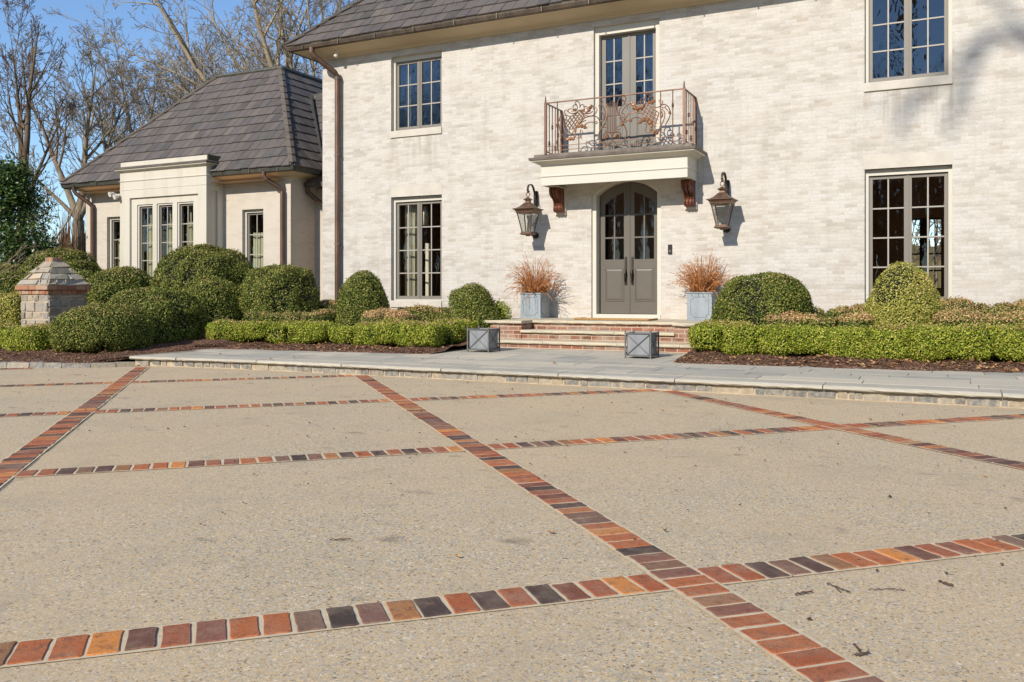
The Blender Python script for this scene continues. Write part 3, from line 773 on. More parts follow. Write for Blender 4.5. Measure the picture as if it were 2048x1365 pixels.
RAIL = """8,0,863,930,863,1000,834,1056,796,1068,763,1045,768,1014,796,1015;
8,0,796,896,810,943,796,989,749,1002,715,979,725,952;
8,0,844,892,787,848,710,829,634,854,605,892,624,926,682,933,739,906,720,877,672,886;
8,0,834,870,777,832,720,801,663,780,586,805,538,854,533,899,567,918,600,897,586,876;
8,0,431,703,417,749,441,796,499,822,557,799,576,752,547,728,518,758;
8,0,586,716,528,694,509,625,528,534,586,449,663,399;
14,1,402,741,388,653,412,615;
8,0,417,615,431,498,489,413,567,335;
8,0,863,930,882,981,929,989,957,956,929,937;
8,0,967,893,967,937,1004,947,1023,914,1004,894;
9,0,863,894,910,837,986,804,1080,804,1136,842;
22,1,986,812,1051,850,1080,900,1108,941,1154,928;
18,1,891,865,938,878,967,841;
18,1,720,917,758,895,806,900;
8,0,853,886,919,818,1004,758,1117,748,1192,785,1229,851,1210,905,1154,911,1145,877;
8,0,806,582,891,671,986,724,1089,741,1192,732,1257,683,1285,610;
8,0,844,596,929,650,995,671;
8,0,957,569,1014,608,1098,627,1164,612,1220,625,1234,588,1192,583;
13,1,758,373,768,452,796,547,863,630,929,694;
24,1,815,545,891,561,957,542,1023,506;
8,0,758,373,806,334,863,338,891,371,853,388;
8,0,901,300,877,399,882,487,924,439,901,406;
22,1,758,382,739,322,682,326,615,323,567,300;
12,1,567,300,557,336,586,352;
9,0,538,676,663,514;
9,0,595,715,729,517;
9,0,643,764,787,565;
9,0,710,793,844,614;
9,0,758,825,891,654;
9,0,806,855,948,693;
9,0,844,887,971,734;
9,0,557,550,815,855;
9,0,624,517,863,824;
9,0,682,504,901,785;
9,0,739,516,938,755;
9,0,528,605,663,767;
9,0,787,548,971,730;
8,0,624,526,643,454,672,389;
8,0,586,520,624,455,682,424;
8,0,663,399,720,465,758,515;
14,2,1460,386,1460,916;
10,2,1460,908,1460,968;
14,2,1506,382,1506,912;
10,2,1506,903,1506,990;
14,2,1548,379,1548,908;
10,2,1548,899,1548,1012;
14,2,1589,376,1589,904;
10,2,1589,895,1589,991;
14,2,1625,373,1625,901;
10,2,1625,892,1625,965;
12,2,1447,900,1643,888;
9,0,1442,716,1653,704;
12,0,1460,388,1643,380;
11,0,1550,292,1525,355,1470,385,1405,378,1370,333,1396,278,1451,278,1470,325,1428,341;
11,0,1549,303,1575,361,1630,383,1693,364,1728,314,1703,264,1648,273,1630,322,1671,332;
30,1,1424,328,1451,304,1424,281;
30,1,1675,318,1648,299,1675,271;
8,0,1550,309,1552,249,1525,199,1479,168;
8,0,1549,320,1548,259,1575,205,1621,167;
10,0,1525,155,1405,156,1313,215,1271,315,1276,410,1322,494,1405,608,1442,718,1449,839,1424,963;
8,0,1322,607,1387,654,1405,739,1391,836,1350,918,1294,945,1257,927;
8,0,1313,948,1285,1012,1322,1043,1350,1005,1322,982;
8,0,1285,863,1322,816,1377,724,1359,639,1303,626;
8,0,1313,486,1377,532,1414,573;
8,0,1276,419,1331,484,1405,495,1460,456,1451,404,1405,417,1396,444;
10,0,1682,711,1650,827,1655,947,1691,1039,1754,1080,1818,1056,1836,1007,1800,963,1764,997,1791,1012;
8,0,1836,1007,1791,926,1727,854,1691,771,1705,709,1754,653,1804,674,1791,727,1750,727;
8,0,1854,894,1773,807,1741,741;
8,0,1773,893,1800,916,1845,912;
10,0,1700,667,1754,584,1809,476,1845,370,1836,276,1782,203,1691,158;
8,0,1773,505,1782,573,1818,613,1845,576,1818,553,1791,581;
20,1,1727,561,1773,505;
8,0,1782,616,1836,654,1872,711,1944,739,2024,740,2096,716,2149,694;
8,0,1854,601,1917,578,1962,617,2024,633,2096,622,2149,592;
18,1,1899,606,1944,576,1917,570;
8,0,1745,499,1673,496,1645,455,1673,418,1700,442;
8,0,1863,807,1872,883,1917,913,1953,901;
9,0,2246,907,2500,679;
9,0,2211,851,2492,612;
9,0,2175,794,2483,545;
9,0,2140,738,2466,479;
9,0,2175,649,2448,421;
9,0,2290,877,2167,667;
9,0,2343,821,2220,594;
9,0,2396,774,2282,546;
9,0,2448,726,2343,490;
9,0,2500,679,2404,417;
9,0,2246,907,2140,738;
10,0,2237,916,2220,995,2246,1060,2299,1080,2343,1050,2343,1008,2308,1020;
8,0,2299,919,2290,979,2326,1018,2378,1004,2387,961,2352,956;
8,0,2220,935,2202,971,2158,984,2131,952,2158,924,2184,938;
8,0,2140,892,2113,933,2078,923,2087,888;
8,0,2273,887,2343,821,2431,787,2518,804,2561,851,2570,901,2527,930,2492,908,2518,880;
8,0,2527,795,2553,826,2613,829,2674,789,2708,719,2726,658,2691,544,2648,472,2613,399;
8,0,2561,741,2605,695,2613,618,2587,519,2535,422,2500,358;
8,0,2527,795,2527,753,2561,741,2579,773,2553,784;
8,0,2674,697,2648,741,2613,770,2639,793;
14,1,2544,709,2570,639,2535,558;
20,1,2691,661,2734,666;
30,1,2220,884,2167,821,2096,802,2024,809,1997,871,1944,928;
25,1,2290,903,2343,889,2404,917,2431,931;
8,0,2220,867,2184,794,2113,749,2006,733,1917,724,1863,686,1836,637;
26,1,2060,514,2113,527,2184,572,2264,565,2326,517,2352,447,2343,388;
22,1,2273,521,2308,493,2290,477;
24,1,2343,388,2396,316,2448,294,2500,324;
8,0,2334,389,2317,339,2264,326,2220,364,2237,397;
8,0,2229,508,2246,456,2237,397;
8,0,2500,349,2527,389,2544,455,2518,491"""
ry = 16.25
pn = MB()
for row in RAIL.split(';'):
    q = [float(t) for t in row.strip().split(',')]
    r = q[0]/1000; lf = int(q[1]); pts = [(-7.4+q[k]/1000, 4+q[k+1]/1000) for k in range(2, len(q), 2)]
    if lf == 1:
        pts = catmull(pts, 3); n = len(pts); r *= 1.25
        pn.mi = 1
        pn.tube([(x, ry-.01, z) for x, z in pts], [r*(.35+.9*math.sin(math.pi*(i+.6)/(n+.4)))*(1+.35*math.sin(i*2.1)) for i in range(n)], 6)
    else:
        pn.mi = 0
        if len(pts) > 2: pts = catmull(pts, 4)
        pn.tube([(x, ry, z) for x, z in pts], r*(.85 if lf == 2 else 1.3), 5)
pn.mi = 0
for x in (-7.03, -4.63, -4.87): pn.tube([(x, ry, 4.10), (x, ry, 5.09)], .012, 6)
for x, zs in ((-7.03, (4.62, 4.28)), (-4.63, (4.80,)), (-4.87, (4.36,))):
    for z in zs: pn.lathe([(.012, z-.05), (.026, z-.025), (.018, z-.01), (.03, z), (.018, z+.01), (.026, z+.025), (.012, z+.05)], (x, ry), 8)
for z in (4.115, 4.205): pn.box(-7.27, -4.43, ry-.008, ry+.008, z-.006, z+.006)
pn.box(-7.29, -4.41, ry-.022, ry+.022, 5.085, 5.105)
pn.build('railing_panel', [M['rail'], M['leafcop']], bal)
for xs_ in (-7.29, -4.41):
    sr = MB()
    sr.box(xs_-.018, xs_+.018, ry, YW, 5.087, 5.104); sr.box(xs_-.012, xs_+.012, ry, YW, 4.10, 4.115)
    for k in range(1, 5):
        yy = ry+.03+k*.155; sr.tube([(xs_, yy, 4.1), (xs_, yy, 5.09)], .011, 6)
        z = (4.30, 4.66, 4.25, 4.55)[k-1]; sr.lathe([(.011, z-.05), (.026, z-.02), (.018, z), (.026, z+.02), (.011, z+.05)], (xs_, yy), 8)
    sr.build('side_railing', M['rail'], bal)
    for yy, hgt in ((ry, 5.10), (YW-.035, 5.10)):
        p = MB(); p.box(xs_-.024, xs_+.024, yy-.024, yy+.024, 4.05, hgt)
        if yy == ry:
            p.lathe([(.03, hgt), (.028, hgt+.012), (.012, hgt+.03), (.020, hgt+.06), (.010, hgt+.075), (.016, hgt+.095), (.004, hgt+.15)], (xs_, yy), 8)
        p.build('railing_post', M['rail'], bal)
# ------------------------------------------------------------------ side wing
WY = 17.6; WX0, WX1 = -22.91, -15.11
wing = thing('side_wing', 'single storey limewashed wing with a steep slate roof and a rendered bay of three windows', 'house wing', (-19.0, WY, 0))
w = MB()
bayx0, bayx1, bayy = -20.69, -17.42, 16.98
wops = [(-16.76, -16.03, 1.10, 3.44), (-22.0, -21.27, 1.10, 3.45), (bayx0+.1, bayx1-.1, .9, 3.9)]
wall_open(w, WY, WX0, WX1, -.1, 4.3, wops, .13)
w.quad((WX0, WY, -.1), (WX0, 26, -.1), (WX0, 26, 4.3), (WX0, WY, 4.3))
w.quad((WX1, WY, -.1), (WX1, WY, 4.3), (WX1, 26, 4.3), (WX1, 26, -.1))
w.quad((WX0, 26, -.1), (WX1, 26, -.1), (WX1, 26, 4.3), (WX0, 26, 4.3))
w.build('wall', M['wash_wing'], wing)
lw = MB(); lw.quad((WX1, 18.6, -.1), (XL, 18.6, -.1), (XL, 18.6, 4.0), (WX1, 18.6, 4.0)); lw.build('link_wall', M['wash_wing'], wing)
it = MB()
it.quad((WX0+.2, 17.15, .75), (WX1-.2, 17.15, .75), (WX1-.2, 22, .75), (WX0+.2, 22, .75))
it.quad((WX0+.2, 17.15, 4.15), (WX1-.2, 17.15, 4.15), (WX1-.2, 22, 4.15), (WX0+.2, 22, 4.15))
for xx in (WX0+.2, -21.0, -17.2, WX1-.2): it.quad((xx, 17.9, .75), (xx, 22, .75), (xx, 22, 4.15), (xx, 17.9, 4.15))
it.quad((WX0+.2, 20.8, .75), (WX1-.2, 20.8, .75), (WX1-.2, 20.8, 4.15), (WX0+.2, 20.8, 4.15))
it.build('interior', M['room'], wing)
for o in wops[:2]:
    wn = casement(wing, *o, WY+.10, 2, 4, 1, .06, .08, .045, yw=WY)
    sheet(o[0]+.09, o[1]-.09, WY+.30, .95, 2.84, 6, .03).build('curtain', M['curtain'], wn)
# bay
b = MB()
panel = (-20.31, -17.72, 1.25, 3.86)
wall_open(b, bayy, bayx0, bayx1, 0, 4.60, [panel], .06)
lights = [(-20.08, -19.47), (-19.32, -18.71), (-18.55, -17.94)]
wall_open(b, bayy+.06, panel[0], panel[1], panel[2], panel[3], [(p, q, 1.55, 3.67) for p, q in lights], .03)
b.quad((bayx0, bayy, 0), (bayx0, WY+.1, 0), (bayx0, WY+.1, 4.6), (bayx0, bayy, 4.6))
for (ya, yb, xo) in ((bayy, bayy+.17, 0), (bayy+.17, bayy+.40, -.05), (bayy+.40, WY+.05, 0)):    # side with a recessed strip
    b.quad((bayx1+xo, ya, 0), (bayx1+xo, yb, 0), (bayx1+xo, yb, 3.95), (bayx1+xo, ya, 3.95))
b.quad((bayx1, bayy, 3.95), (bayx1, WY+.5, 3.95), (bayx1, WY+.5, 4.6), (bayx1, bayy, 4.6))
b.quad((bayx1, bayy+.17, 0), (bayx1-.05, bayy+.17, 0), (bayx1-.05, bayy+.17, 3.95), (bayx1, bayy+.17, 3.95))
b.quad((bayx1, bayy+.40, 0), (bayx1-.05, bayy+.40, 0), (bayx1-.05, bayy+.40, 3.95), (bayx1, bayy+.40, 3.95))
b.quad((bayx1, bayy+.17, 3.95), (bayx1-.05, bayy+.17, 3.95), (bayx1-.05, bayy+.40, 3.95), (bayx1, bayy+.40, 3.95))
bp = [(bayx0, WY+.4), (bayx0, bayy), (bayx1, bayy), (bayx1, WY+.4)]
b.sweep([(0, 4.325), (.012, 4.325), (.022, 4.34), (.012, 4.352), (0, 4.352)], bp)
b.sweep([(0, 4.085), (.008, 4.085), (.008, 4.10), (0, 4.10)], bp)
b.sweep([(0, 4.575), (.02, 4.58), (.035, 4.60), (.08, 4.625), (.105, 4.63), (.11, 4.655), (0, 4.66)], bp)
bay = b.build('bay', M['bay'], wing)
f = MB(); f.sweep([(-.05, 4.657), (.125, 4.657), (.13, 4.70), (.01, 4.745), (-.05, 4.75)], bp); f.build('bay_flashing', M['flash'], bay)
f = MB(); f.box(bayx0+.0, bayx1-.0, bayy+.02, 18.3, 4.72, 4.87); f.build('parapet', M['bay'], bay)
f = MB(); f.box(bayx1-.01, bayx1+.03, bayy+.03, 17.75, 4.70, 4.885); f.box(bayx1-.6, bayx1+.03, bayy+.4, 17.9, 4.872, 4.89); f.build('parapet_flashing', M['gutter_grey'], bay)
for p, q in lights:
    wn = casement(wing, p, q, 1.55, 3.67, bayy+.09, 2, 4, 1, .045, .045, .042, yw=bayy+.06, sill=False)
    sheet(p+.06, q-.06, bayy+.33, 1.4, 3.16, 6, .035).build('curtain', M['curtain'], wn)
    sheet(p+.04, p+.17, bayy+.40, 1.4, 3.6, 2, .02).build('curtain', M['drape'], wn)
    sl_ = MB(); sl_.box(p-.02, q+.02, bayy+.03, bayy+.16, 1.49, 1.55); sl_.build('sill', M['bay'], wn)
# roof of the wing
ct, st_ = .663, .749; ey, ez = 17.13, 4.46; ex0, ex1 = -23.37, -14.65; SL = 4.63
r = MB()
slates(r, (ex0, ey, ez), (1,0,0), (0,ct,st_), (0,-st_,ct), lambda s: s*ct, lambda s: (ex1-ex0)-s*ct, SL, .386, .275, 11)
slates(r, (ex1, ey, ez), (0,1,0), (-ct,0,st_), (st_,0,ct), lambda s: s*ct, lambda s: 8.2, SL, .386, .275, 12)
slates(r, (ex0, ey, ez), (0,1,0), (ct,0,st_), (-st_,0,ct), lambda s: s*ct, lambda s: 8.2, SL, .386, .275, 13)
tz = ez+SL*st_; dx = SL*ct
r.quad((ex0+dx, ey+dx, tz), (ex1-dx, ey+dx, tz), (ex1-dx, 25.4, tz), (ex0+dx, 25.4, tz))
r.quad((ex0, ey, ez-.03), (ex1, ey, ez-.03), (ex1-dx, ey+dx, tz-.03), (ex0+dx, ey+dx, tz-.03))
r.quad((ex1, ey, ez-.03), (ex1, 25.4, ez-.03), (ex1-dx, 25.4, tz-.03), (ex1-dx, ey+dx, tz-.03))
r.quad((ex0, ey, ez-.03), (ex0, 25.4, ez-.03), (ex0+dx, 25.4, tz-.03), (ex0+dx, ey+dx, tz-.03))
wr = r.build('roof', M['slate'], wing)
h = MB(); hip_caps(h, (ex1, ey, ez), (ex1-dx, ey+dx, tz), (-.78, 0, .2), (0, .78, .2), (.42, -.42, .8), .386, .14); h.build('hip_cap', M['cap'], wr)
h = MB(); hip_caps(h, (ex0, ey, ez), (ex0+dx, ey+dx, tz), (.78, 0, .2), (0, .78, .2), (-.42, -.42, .8), .386, .14); h.build('hip_cap', M['cap'], wr)
h = MB(); h.tube([(ex0+dx-.05, ey+dx, tz+.03), (ex1-dx+.02, ey+dx, tz+.03), (ex1-dx, 25.3, tz+.03)], .06, 8); h.tube([(ex0+dx, ey+dx, tz+.03), (ex0+dx, 25.3, tz+.03)], .06, 8); h.build('ridge_roll', M['gutter_grey'], wr)
# link roof between wing and house
lr = MB()
slates(lr, (-15.6, 18.15, 4.10), (1,0,0), (0,ct,st_), (0,-st_,ct), lambda s: .15-s*ct*1.0, lambda s: XL+15.6-.02, 4.1, .386, .275, 21)
lr.quad((-15.4, 18.15, 4.08), (XL, 18.15, 4.08), (XL, 18.15+4.1*ct, 4.08+4.1*st_), (-18.2, 18.15+4.1*ct, 4.08+4.1*st_))
lro = lr.build('link_roof', M['slate'], wing)
v = MB(); v.tube([(ex1+.25, ey+1.0, ez-.30), (ex1-2.25, ey+3.45, ez+2.62)], .05, 6); v.build('valley_flashing', M['gutter_grey'], lro)
v = MB(); v.box(-17.6, XL, 20.84, 20.95, 7.14, 7.22); v.build('ridge_roll', M['gutter_grey'], lro)
# cornice, gutters, downpipes
wc = MB(); prof = [(0, 4.20), (.02, 4.20), (.03, 4.225), (.05, 4.235), (.14, 4.25), (.25, 4.275), (.33, 4.31), (.38, 4.32), (.38, 4.41), (0, 4.41)]
wc.sweep(prof, [(WX0, 26), (WX0, WY), (bayx0+.01, WY)]); wc.sweep(prof, [(bayx1-.01, WY), (WX1, WY), (WX1, 18.55)])
wc.build('cornice', M['cornice'], wing)
gp = [(.375, 4.325), (.41, 4.30), (.455, 4.325), (.475, 4.39), (.485, 4.452), (.47, 4.462), (.375, 4.45)]
for path, x0, x1 in (([(WX0, 26), (WX0, WY), (bayx0-.0, WY)], WX0-.3, bayx0), ([(bayx1+.03, WY), (WX1, WY), (WX1, 18.7)], bayx1, WX1+.3)):
    g = MB(); g.sweep(gp, path); gutter_straps(g, x0, x1, WY-.482, 4.44, 1, .95); g.build('gutter', M['gutter_grey'], wing)
g = MB(); g.box(-15.05, XL, 18.05, 18.17, 4.00, 4.11); g.build('gutter', M['gutter'], wing)
for pts in ([(-15.62, 17.17, 4.33), (-15.62, 17.17, 4.22), (-15.57, 17.2, 4.14), (-15.33, 17.45, 3.92), (-15.30, 17.50, 3.84), (-15.30, 17.50, .2)],
            [(-22.86, 17.17, 4.33), (-22.86, 17.17, 4.22), (-22.82, 17.2, 4.14), (-22.55, 17.45, 3.86), (-22.50, 17.50, 3.76), (-22.50, 17.50, .2)],
            [(-15.0, 18.12, 4.02), (-15.0, 18.14, 3.88), (-14.94, 18.2, 3.80), (-14.72, 18.42, 3.55), (-14.70, 18.48, 3.45), (-14.70, 18.50, .2)]):
    d = MB(); d.tube(pts, .058, 10); d.build('downpipe', M['copper'], wing)
fl = thing('floodlight', 'small white double floodlight fixed to the corner of the rendered bay', 'floodlight', (-20.7, 16.95, 3.95))
a = MB(); a.box(-20.76, -20.68, 16.96, 17.02, 3.92, 4.0); a.build('mounting_plate', M['white'], fl)
for dx_, dz in ((-.17, .05), (.02, -.03)):
    x, z = -20.70+dx_, 3.97+dz
    a = MB(); a.tube([(x, 16.93, z), (x-.02, 16.85, z-.03), (x-.03, 16.80, z-.045)], [.04, .06, .075], 12); a.tube([(-20.72, 16.96, 3.96), (x, 16.93, z)], .015, 6); a.build('lamp_head', M['white'], fl)

# ------------------------------------------------------------------ wall lanterns
def lantern(cx, label):
    L = thing('wall_lantern', label, 'lantern', (cx, YW, 2.4), 'lanterns either side of the front door')
    y = 16.70
    br = MB()
    br.box(cx-.045, cx+.045, YW-.03, YW+.0, 3.03, 3.42)
    pts = [(cx, YW-.03, 3.08), (cx, YW-.05, 3.22), (cx, YW-.07, 3.36), (cx, YW-.14, 3.48), (cx, YW-.24, 3.535), (cx, YW-.34, 3.52), (cx, YW-.405, 3.46), (cx, YW-.415, 3.40), (cx, YW-.385, 3.365), (cx, YW-.36, 3.38)]
    pts = catmull(pts, 3)
    for i in range(len(pts)-1):                # a flat strap
        p, q = Vector(pts[i]), Vector(pts[i+1]); d = (q-p).normalized(); nn = Vector((0, -d.z, d.y))*.008
        for s_ in (1,):
            br.hexa([p+Vector((-.022,0,0))-nn, p+Vector((.022,0,0))-nn, q+Vector((.022,0,0))-nn, q+Vector((-.022,0,0))-nn, p+Vector((-.022,0,0))+nn, p+Vector((.022,0,0))+nn, q+Vector((.022,0,0))+nn, q+Vector((-.022,0,0))+nn])
    br.box(cx-.02, cx+.02, y-.02, y+.02, 3.345, 3.385)
    br.build('bracket', M['iron'], L); br = MB()
    br.tube([(cx, YW-.03, 2.46), (cx, YW-.2, 2.46), (cx, y+.06, 2.49)], .03, 8); br.tube([(cx, YW-.03, 2.46), (cx, YW, 2.46)], .07, 12)
    br.build('gas_fitting', M['iron'], L)
    rg = MB(); rg.tube([(cx+.042*math.cos(t*.5236), y, 3.305+.042*math.sin(t*.5236)) for t in range(13)], .009, 6); rg.build('hanging_ring', M['bronze'], L)
    cp = MB()
    cp.lathe([(.012, 3.265), (.014, 3.25), (.045, 3.225), (.082, 3.195), (.078, 3.188), (.045, 3.185), (.048, 3.13)][::-1], (cx, y), square=True)
    cp.lathe([(.245, 2.985), (.252, 2.992), (.252, 3.0), (.20, 3.012), (.15, 3.04), (.11, 3.08), (.08, 3.115), (.055, 3.135)], (cx, y), square=True)
    cp.lathe([(.185, 2.90), (.195, 2.91), (.20, 2.94), (.215, 2.965), (.245, 2.985)], (cx, y), square=True)
    cp.build('roof_cap', M['bronze'], L)
    fr = MB(); t, bt = .182, .105; zt, zb = 2.905, 2.51
    for sx in (-1, 1):
        for sy in (-1, 1):
            a, b_ = (cx+sx*t, y+sy*t), (cx+sx*bt, y+sy*bt); wd = .020
            fr.hexa([(b_[0]-wd*(sx>0), b_[1]-wd*(sy>0), zb), (b_[0]+wd*(sx<0), b_[1]-wd*(sy>0), zb), (b_[0]+wd*(sx<0), b_[1]+wd*(sy<0), zb), (b_[0]-wd*(sx>0), b_[1]+wd*(sy<0), zb),
                     (a[0]-wd*(sx>0), a[1]-wd*(sy>0), zt), (a[0]+wd*(sx<0), a[1]-wd*(sy>0), zt), (a[0]+wd*(sx<0), a[1]+wd*(sy<0), zt), (a[0]-wd*(sx>0), a[1]+wd*(sy<0), zt)])
    fr.lathe([(.09, 2.445), (.115, 2.45), (.135, 2.465), (.135, 2.478), (.115, 2.485), (.115, 2.515)], (cx, y), square=True)
    fr.lathe([(.03, 2.42), (.05, 2.43), (.05, 2.446)], (cx, y), 10)
    fr.build('frame', M['bronze'], L)
    for sx, sy in ((0, -1), (1, 0), (0, 1), (-1, 0)):
        g = MB(); t2, b2 = t-.008, bt-.008
        if sx == 0: g.quad((cx-b2, y+sy*b2, zb), (cx+b2, y+sy*b2, zb), (cx+t2, y+sy*t2, zt), (cx-t2, y+sy*t2, zt))
        else: g.quad((cx+sx*b2, y-b2, zb), (cx+sx*b2, y+b2, zb), (cx+sx*t2, y+t2, zt), (cx+sx*t2, y-t2, zt))
        g.build('pane', M['lampglass'], L)
    c = MB(); c.tube([(cx, y, 2.49), (cx, y, 2.64)], .024, 10); c.mi = 1
    c.tube([(cx, y, 2.64), (cx, y, 2.67), (cx, y, 2.71), (cx, y, 2.765)], [.012, .022, .016, .003], 8)
    c.build('candle_bulb', [M['candle'], M['flame']], L)
lantern(-7.90, 'bronze gas style wall lantern to the left of the arched front door')
lantern(-3.79, 'bronze gas style wall lantern to the right of the arched front door')

db = thing('doorbell', 'small dark video doorbell on the wall right of the front door', 'doorbell', (-4.925, YW, 2.01))
a = MB(); a.bbox(-4.965, -4.885, YW-.03, YW, 2.0, 2.19, .006); a.build('housing', M['black'], db)
a = MB(); a.tube([(-4.925, YW-.034, 2.06), (-4.925, YW-.029, 2.06)], .022, 14); a.build('push_button', M['flash'], db)
a = MB(); a.tube([(-4.925, YW-.034, 2.15), (-4.925, YW-.029, 2.15)], .012, 12); a.build('camera_eye', M['iron'], db)
# ------------------------------------------------------------------ ground
def yfront(x):
    d = max(0, -8.5-x); return 10.43 - .02*d*d
def zpave(y): return .16 + .0075*(y-10.45)
m = MB(); m.quad((-400,-400,-.05),(400,-400,-.05),(400,400,-.05),(-400,400,-.05)); tag(m.build('lawn', M['lawn']), kind='structure')
m = MB(); m.quad((-45,-32,0),(22,-32,0),(22,10.53,0),(-45,10.53,0)); tag(m.build('driveway', M['drive']), kind='structure')

KC = [(-11.95, 10.10), (-12.15, 9.80), (-12.5, 9.47), (-13.0, 9.20), (-13.8, 8.98), (-15.0, 8.84), (-16.5, 8.9), (-18.5, 9.3), (-21, 10.1), (-24, 11.4)]
bands = []
def band(name, fn, along, t0, t1, skip=(), mz=.004, joint=0):
    """fn(t)->(x,y) centre line; along = unit direction"""
    ax, ay = along; nx, ny = -ay, ax
    mo = MB(); k = 24
    for i in range(k):
        p, q = fn(t0+(t1-t0)*i/k), fn(t0+(t1-t0)*(i+1)/k); w_ = .113
        mo.quad((p[0]-nx*w_, p[1]-ny*w_, mz), (q[0]-nx*w_, q[1]-ny*w_, mz), (q[0]+nx*w_, q[1]+ny*w_, mz), (p[0]+nx*w_, p[1]+ny*w_, mz))
    mo.mi = 1
    p0, p1 = fn(t0), fn(t1); L = math.hypot(p1[0]-p0[0], p1[1]-p0[1]); n = int(L/.113)
    rr = random.Random(name+str(t0))
    for i in range(n):
        t = t0+(t1-t0)*(i+.5)/n; x, y = fn(t)
        if any(abs((x*sx+y*sy)-c(x, y))/1.4142 < .150 for sx, sy, c in skip): continue
        if y > yfront(x)+.02: continue
        a, b = .0505+rr.uniform(-.004, .0025), .0985+rr.uniform(-.006, .004)
        th = rr.uniform(-.03, .03); c_, s_ = math.cos(th), math.sin(th)
        dx, dy = rr.uniform(-.003, .003), rr.uniform(-.003, .003)
        h = .0085+rr.uniform(-.001, .0015)
        def W(u, v): u, v = u*c_-v*s_+dx, u*s_+v*c_+dy; return (x+ax*u+nx*v, y+ay*u+ny*v)
        ring = []
        for (su, sv) in ((-1,-1),(0,-1),(1,-1),(1,0),(1,1),(0,1),(-1,1),(-1,0)):
            cut = .011 if su and sv else 0
            if su and sv:
                c0 = rr.uniform(.002, .009) if rr.random() < .85 else rr.uniform(.008, .022); c1 = rr.uniform(.002, .009)
                ra = [(su*(a-c0), sv*b), (su*a, sv*(b-c1))]
                if su*sv < 0: pass
                order = ra if (su, sv) in ((1, -1), (-1, 1)) else ra[::-1]
                ring += order
            elif sv == 0:
                for q_ in (-.5, .0, .5): ring.append((su*(a-rr.uniform(0, .0035)), su*q_*b))
            else:
                ring.append((su*a, sv*(b-rr.uniform(0, .005))))
        b0 = [W(u, v) for u, v in ring]; b1 = [W(u*.955, v*.978) for u, v in ring]
        N = len(ring)
        mo.add([(*q_, .003) for q_ in b0]+[(*q_, h-.003) for q_ in b0]+[(*q_, h) for q_ in b1],
               [(i_, (i_+1) % N, (i_+1) % N+N, i_+N) for i_ in range(N)]+[(i_+N, (i_+1) % N+N, (i_+1) % N+2*N, i_+2*N) for i_ in range(N)]+[tuple(range(2*N, 3*N))])
    if joint:                                   # open expansion joint along one edge
        mo.mi = 2; k = 60
        for i in range(k):
            if rr.random() < .22: continue
            p, q = fn(t0+(t1-t0)*i/k), fn(t0+(t1-t0)*(i+1)/k)
            if max(p[1], q[1]) > 10.3: continue
            a0, a1 = joint+rr.uniform(-.003, .003), joint+rr.uniform(-.003, .003); w1 = .0035
            mo.quad((p[0]+nx*(a0-w1), p[1]+ny*(a0-w1), .0075), (q[0]+nx*(a1-w1), q[1]+ny*(a1-w1), .0075), (q[0]+nx*(a1+w1), q[1]+ny*(a1+w1), .0075), (p[0]+nx*(a0+w1), p[1]+ny*(a0+w1), .0075))
    o = mo.build('brick_band', [M['bandmortar'], M['pavebrick'], M['black']]); tag(o, kind='structure')
q2 = 1/math.sqrt(2)
Bc = [lambda x, y: -1.90+.042*(y-4.7), lambda x, y: 2.60+.025*(y-3), lambda x, y: 7.475-.023*(y-7), lambda x, y: -6.35]
sk = [(1, 1, c) for c in Bc]
for c0, sl, xa, xb in ((4.60, -.035, -9.5, 3.8), (9.17, -.012, -12.5, 1.3), (13.66, -.01, -14.6, -3.2), (18.02, -.01, -15.2, -7.55), (22.2, 0, -15.6, -13.1)):
    f = (lambda c0, sl: lambda x: (x, x+c0+sl*(x+2)))(c0, sl)
    cr = []
    for cB in Bc:                               # where the other family of bands crosses this one
        x = (xa+xb)/2
        for _ in range(8): x = (cB(*f(x))-(f(x)[1]-x))/2
        if xa < x < xb: cr.append(x)
    cr.sort(); ends = [xa-.078]+cr+[xb+.078]
    for k_, (p_, q_) in enumerate(zip(ends[:-1], ends[1:])): band('a%.1f_%d' % (c0, k_), f, (q2, q2), p_+.078, q_-.078)
for c, ya, yb in ((Bc[0], 10.0, -1.5), (Bc[1], 10.42, -2), (Bc[2], 10.42, 1), (Bc[3], 8.6, 2)):
    f = (lambda c: lambda y: (c(0, y)-y, y))(c)
    band('b%.1f' % c(0, 5), f, (q2, -q2), ya, yb, (), .0055, .118 if ya == 10.0 else 0)

